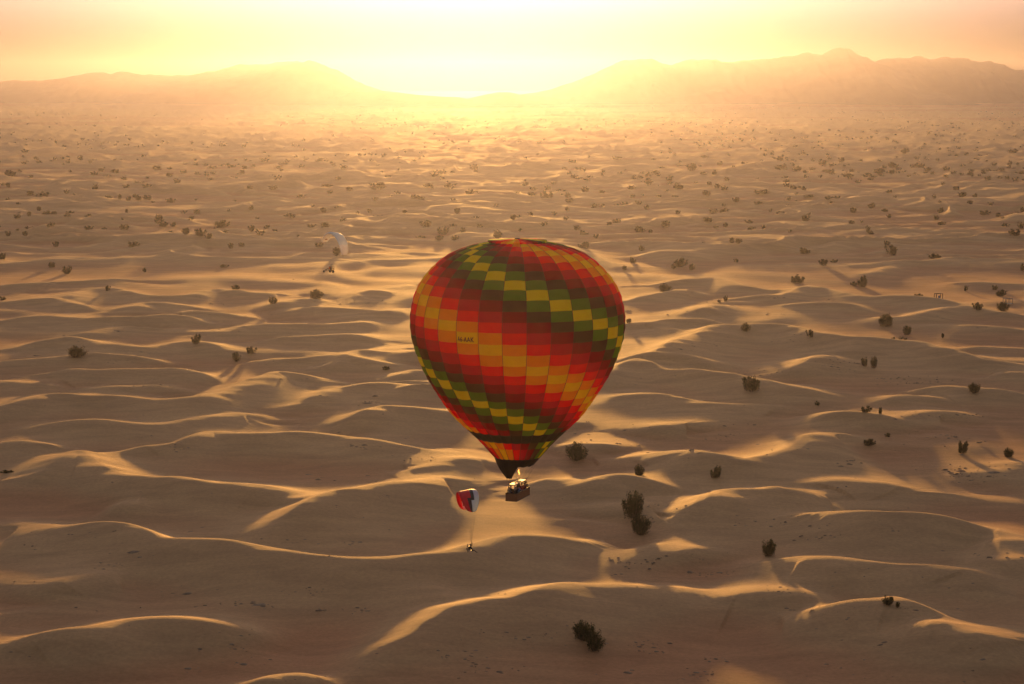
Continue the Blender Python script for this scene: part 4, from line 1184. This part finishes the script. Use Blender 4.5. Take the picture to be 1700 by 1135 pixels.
# ------------------------------------------------------------------ paragliders
def wing_cloth(name, col, thru=0.35):
    return fabric(name, col, thru, 0.5, 0.4)
WW = wing_cloth('wing_white', (0.99, 0.99, 1.0)); WP = wing_cloth('wing_pale_pink', (0.98, 0.92, 0.92)); WB = wing_cloth('wing_white_sky_shade', (0.80, 0.88, 1.0))  # WB paints blue sky-lit shade into the white wing's colour
WR = wing_cloth('wing_red', (0.9, 0.01, 0.05)); WK = wing_cloth('wing_black', (0.02, 0.015, 0.03), 0.1); WLB = wing_cloth('wing_ice_blue', (0.66, 0.82, 0.99))
LINE = simple('line_cord', (0.25, 0.22, 0.2), 0.8)

def paraglider(label, near_tip, far_tip, up_px, depth, a, chord0, chord1, head_left, colf, mats, hang, ncell=34):
    N = at_depth(*near_tip, depth - a); Fp = at_depth(*far_tip, depth + a)
    mid = (N + Fp) / 2; u = (N - Fp); half = u.length / 2; u.normalize()
    v = (Vector((0, 0, 1)) - u * u.z).normalized()
    sag = up_px * depth / FPX
    Rr = (half * half + sag * sag) / (2 * sag); th = math.asin(min(0.999, half / Rr))
    if sag > Rr: th = math.pi - th
    O = mid + v * (sag - Rr)
    h = u.cross(v).normalized()
    if (h.x < 0) != head_left: h = -h
    e = empty('paraglider_wing', O + v * Rr)
    tag(e, label, 'paraglider')
    org = e.location
    prof = [(1.0, 0.0), (0.85, 0.022), (0.65, 0.055), (0.45, 0.085), (0.28, 0.10), (0.14, 0.092), (0.05, 0.06), (0.0, 0.01), (0.03, -0.03), (0.12, -0.045), (0.35, -0.04), (0.7, -0.015)]
    nst = ncell * 2
    vs = []; fs = []; mi = []
    for i in range(nst + 1):
        s = -1 + 2 * i / nst
        t = s * th
        c = chord1 + (chord0 - chord1) * math.sqrt(max(0.0, 1 - abs(s) ** 2.6))
        ber = u * math.sin(t) + v * math.cos(t)
        billow = 0.035 if i % 2 else 0.0
        base = O + ber * Rr
        for (x, y) in prof:
            off = (0.42 - x) * c
            yy = y * c * (1.15 if y > 0 else 1.0) + (billow * (1 if y > 0 else -1) if 0.02 < x < 0.99 else 0)
            vs.append(base + h * off + ber * yy - org)
    npf = len(prof)
    for i in range(nst):
        s = -1 + 2 * (i + 0.5) / nst
        for k in range(npf):
            k2 = (k + 1) % npf
            fs.append((i * npf + k, i * npf + k2, (i + 1) * npf + k2, (i + 1) * npf + k))
            x = (prof[k][0] + prof[k2][0]) / 2; upper = k < 7
            mi.append(colf(s, x, upper))
    for i in (0, nst):
        fs.append(tuple(i * npf + k for k in (range(npf) if i else reversed(range(npf))))); mi.append(mi[0] if i == 0 else mi[-1])
    # u points to the near tip: s>0 is the near half
    o = mesh_obj('canopy', vs, fs, mats, e, True)
    o.data.polygons.foreach_set('material_index', mi)
    # small dark mark under the far tip
    bm = bmesh.new()
    for s0, s1 in ((-0.86, -0.80), (0.80, 0.86)):
        q = []
        for ss, xx in ((s0, 0.35), (s1, 0.35), (s1, 0.65), (s0, 0.65)):
            t = ss * th; ber = u * math.sin(t) + v * math.cos(t)
            c = chord1 + (chord0 - chord1) * math.sqrt(1 - abs(ss) ** 2.6)
            q.append(bm.verts.new(O + ber * (Rr - 0.085 * 0 - 0.045 * c - 0.05) + h * (0.42 - xx) * c - org))
        bm.faces.new(q)
    bm_obj('wing_mark', bm, CLOTH['maroon'], e)
    bm = bmesh.new(); n_l = 12
    for i in range(n_l):
        s = -0.95 + 1.9 * i / (n_l - 1); t = s * th; ber = u * math.sin(t) + v * math.cos(t)
        c = chord1 + (chord0 - chord1) * math.sqrt(1 - abs(s) ** 2.6)
        hp = hang + u * (0.22 if s > 0 else -0.22)
        for xx in (0.12, 0.5):
            tube(bm, [O + ber * (Rr - 0.05) + h * (0.42 - xx) * c - org, hp - org], [0.0025, 0.0025], 3)
    bm_obj('suspension_lines', bm, LINE, e)
    return h, u, v

# --- white wing and its trike
D1 = 480.0
hang1 = at_depth(548.5, 441, D1)
def col1(s, x, up):
    if not up: return 1
    if abs(s) > 0.72: return 1
    return 2 if abs(s) < 0.30 or (0 < s < 0.62) else 0
h1, u1, v1 = paraglider('arched white paraglider wing with blue shade in its colour, upper left, above a trike', (571, 423), (538, 402), 25, D1, 3.2, 2.5, 1.25, True, col1, [WW, WP, WB], hang1)
hz_ = Vector((h1.x, h1.y, 0)).normalized()
ang1 = math.atan2(hz_.y, hz_.x) - math.pi / 2          # local +Y faces forward
RUB = simple('rubber', (0.015, 0.015, 0.015), 0.8)
def wheel(parent, c, r, w, name='wheel'):
    e = empty(name, c); e.parent = parent
    bm = bmesh.new(); ring = [Vector((0, r * math.cos(a), r * math.sin(a))) for a in np.linspace(0, 2 * math.pi, 21)]
    tube(bm, ring, [w] * 21, 7); bm_obj('tyre', bm, RUB, e, True)
    bm = bmesh.new(); tube(bm, [Vector((-w * 0.7, 0, 0)), Vector((w * 0.7, 0, 0))], [r * 0.62, r * 0.62], 12); bm_obj('rim', bm, GREY, e)
def cage(parent, c, r, hub=True):
    e = empty('propeller_cage', c); e.parent = parent
    for k_, q in enumerate((1.0, 0.66)):
        bm = bmesh.new(); ring = [Vector((q * r * math.cos(a), 0.02 * k_, q * r * math.sin(a))) for a in np.linspace(0, 2 * math.pi, 33)]
        tube(bm, ring, [0.022 if k_ == 0 else 0.014] * 33, 5); bm_obj('hoop', bm, DARK, e, True)
    for q in range(8):
        a = q * math.pi / 4 + 0.3; bm = bmesh.new(); tube(bm, [Vector((0.15 * math.cos(a), 0.05, 0.15 * math.sin(a))), Vector((r * math.cos(a), 0, r * math.sin(a)))], [0.012, 0.012], 4); bm_obj('spoke', bm, DARK, e)
    pe = empty('propeller', c + Vector((0, -0.12, 0))); pe.parent = parent
    for sg in (0, math.pi):
        bm = bmesh.new(); vs_ = []
        for q in range(7):
            t = q / 6; rr = 0.08 + t * (r * 0.88 - 0.08); ch = 0.10 * (1 - 0.55 * t) + 0.02; tw = 0.6 * (1 - t) + 0.15
            for sx, th_ in ((-1, 0.0), (0, 0.012), (1, 0.0), (0, -0.012)):
                lx = sx * ch / 2; vs_.append(bm.verts.new((rr * math.cos(0.7 + sg) - lx * math.sin(0.7 + sg) * math.cos(tw), lx * math.sin(tw) + th_, rr * math.sin(0.7 + sg) + lx * math.cos(0.7 + sg) * math.cos(tw))))
        for q in range(6):
            for k in range(4): bm.faces.new((vs_[q * 4 + k], vs_[q * 4 + (k + 1) % 4], vs_[q * 4 + 4 + (k + 1) % 4], vs_[q * 4 + 4 + k]))
        bm.faces.new(vs_[:4][::-1]); bm.faces.new(vs_[-4:])
        bm_obj('blade', bm, DARK, pe)
trike = empty('paramotor_trike', hang1 - Vector((0, 0, 1.25)) + hz_ * 0.25, ang1)
tag(trike, 'small black three-wheeled paramotor trike hanging under the white wing', 'trike')
wheel(trike, Vector((0, 1.45, 0.10)), 0.20, 0.075)
wheel(trike, Vector((-0.62, -0.55, 0.0)), 0.24, 0.09); wheel(trike, Vector((0.62, -0.55, 0.0)), 0.24, 0.09)
for pts_ in ([(0, 1.45, 0.12), (0, 0.9, 0.22), (0, 0.1, 0.25), (0, -0.5, 0.35)], [(-0.62, -0.55, 0.0), (-0.2, -0.4, 0.28), (0.2, -0.4, 0.28), (0.62, -0.55, 0.0)],
             [(-0.25, -0.5, 0.3), (-0.27, -0.55, 0.9), (-0.24, -0.2, 1.3)], [(0.25, -0.5, 0.3), (0.27, -0.55, 0.9), (0.24, -0.2, 1.3)], [(-0.25, 0.9, 0.25), (0, 1.15, 0.5), (0.25, 0.9, 0.25)]):
    bm = bmesh.new(); tube(bm, [Vector(q) for q in pts_], [0.04] * len(pts_), 6); bm_obj('frame_tube', bm, DARK, trike, True)
bm = bmesh.new(); box_into(bm, Vector((0, -0.05, 0.30)), (0.5, 0.55, 0.1)); bmesh.ops.bevel(bm, geom=bm.edges[:], offset=0.03, segments=2, affect='EDGES'); bm_obj('seat', bm, DARK, trike)
bm = bmesh.new(); box_into(bm, Vector((0, -0.34, 0.65)), (0.5, 0.1, 0.7)); bmesh.ops.bevel(bm, geom=bm.edges[:], offset=0.03, segments=2, affect='EDGES'); bm_obj('backrest', bm, DARK, trike)
bm = bmesh.new(); box_into(bm, Vector((0, -0.58, 0.72)), (0.36, 0.26, 0.38)); bmesh.ops.bevel(bm, geom=bm.edges[:], offset=0.05, segments=2, affect='EDGES'); bm_obj('engine', bm, GREY, trike)
cage(trike, Vector((0, -0.78, 0.80)), 0.78)
M1 = Matrix.Translation(trike.location) @ Matrix.Rotation(ang1, 4, 'Z')
person('person in a bright orange red jacket seated in the trike under the white wing', M1 @ Vector((0, 0.02, 0.30)), ang1, 'sit', 'orange', 'black', helmet='white')

# --- red, black and white wing and its pilot
D2 = 310.0
hang2 = at_depth(782.5, 903.5, D2)
def col2(s, x, up):
    if up:
        t = abs(s)
        w1 = 0.26 + 0.16 * t
        if s < -0.1: return 0 if x > 0.15 else 2
        if x < w1: return 2
        if x < w1 + 0.20 * min(1.0, 0.3 + t * 1.3): return 1
        if w1 + 0.26 < x < w1 + 0.32 and t > 0.3: return 2
        return 0
    return 0 if (x > 0.55 or abs(s) < 0.45) else 3
h2, u2, v2 = paraglider('red, black and pale blue paraglider wing just left of the balloon basket', (785, 850), (773, 846), 32, D2, 3.7, 2.9, 0.45, False, col2, [WR, WK, WLB, WW], hang2)
hz2 = Vector((h2.x, h2.y, 0)).normalized(); ang2 = math.atan2(hz2.y, hz2.x) - math.pi / 2
pm = empty('paramotor', hang2 - Vector((0, 0, 0.62)) - hz2 * 0.30, ang2)
tag(pm, 'black backpack paramotor with round propeller cage worn by the lower flying pilot', 'paramotor')
bm = bmesh.new(); box_into(bm, Vector((0, 0.0, 0.1)), (0.42, 0.2, 0.55)); bmesh.ops.bevel(bm, geom=bm.edges[:], offset=0.04, segments=2, affect='EDGES'); bm_obj('backpack', bm, DARK, pm)
bm = bmesh.new(); box_into(bm, Vector((0, -0.14, 0.12)), (0.28, 0.14, 0.28)); bmesh.ops.bevel(bm, geom=bm.edges[:], offset=0.04, segments=2, affect='EDGES'); bm_obj('engine', bm, GREY, pm)
bm = bmesh.new(); box_into(bm, Vector((0, -0.02, -0.28)), (0.34, 0.2, 0.18)); bmesh.ops.bevel(bm, geom=bm.edges[:], offset=0.04, segments=2, affect='EDGES'); bm_obj('fuel_tank', bm, CLOTH['white'], pm)
for s in (-1, 1):
    bm = bmesh.new(); tube(bm, [Vector((s * 0.2, 0.02, 0.3)), Vector((s * 0.24, 0.25, 0.42)), Vector((s * 0.22, 0.30, 0.62))], [0.02] * 3, 5); bm_obj('hang_arm', bm, DARK, pm)
bm = bmesh.new(); box_into(bm, Vector((0, 0.42, -0.28)), (0.42, 0.4, 0.08)); bmesh.ops.bevel(bm, geom=bm.edges[:], offset=0.03, segments=2, affect='EDGES'); bm_obj('seat_board', bm, DARK, pm)
cage(pm, Vector((0, -0.24, 0.08)), 0.62)
M2 = Matrix.Translation(pm.location) @ Matrix.Rotation(ang2, 4, 'Z')
person('person in black flying gear hanging legs out under the red wing', M2 @ Vector((0, 0.36, -0.12)), ang2, 'recline', 'black', 'black', helmet='grey')
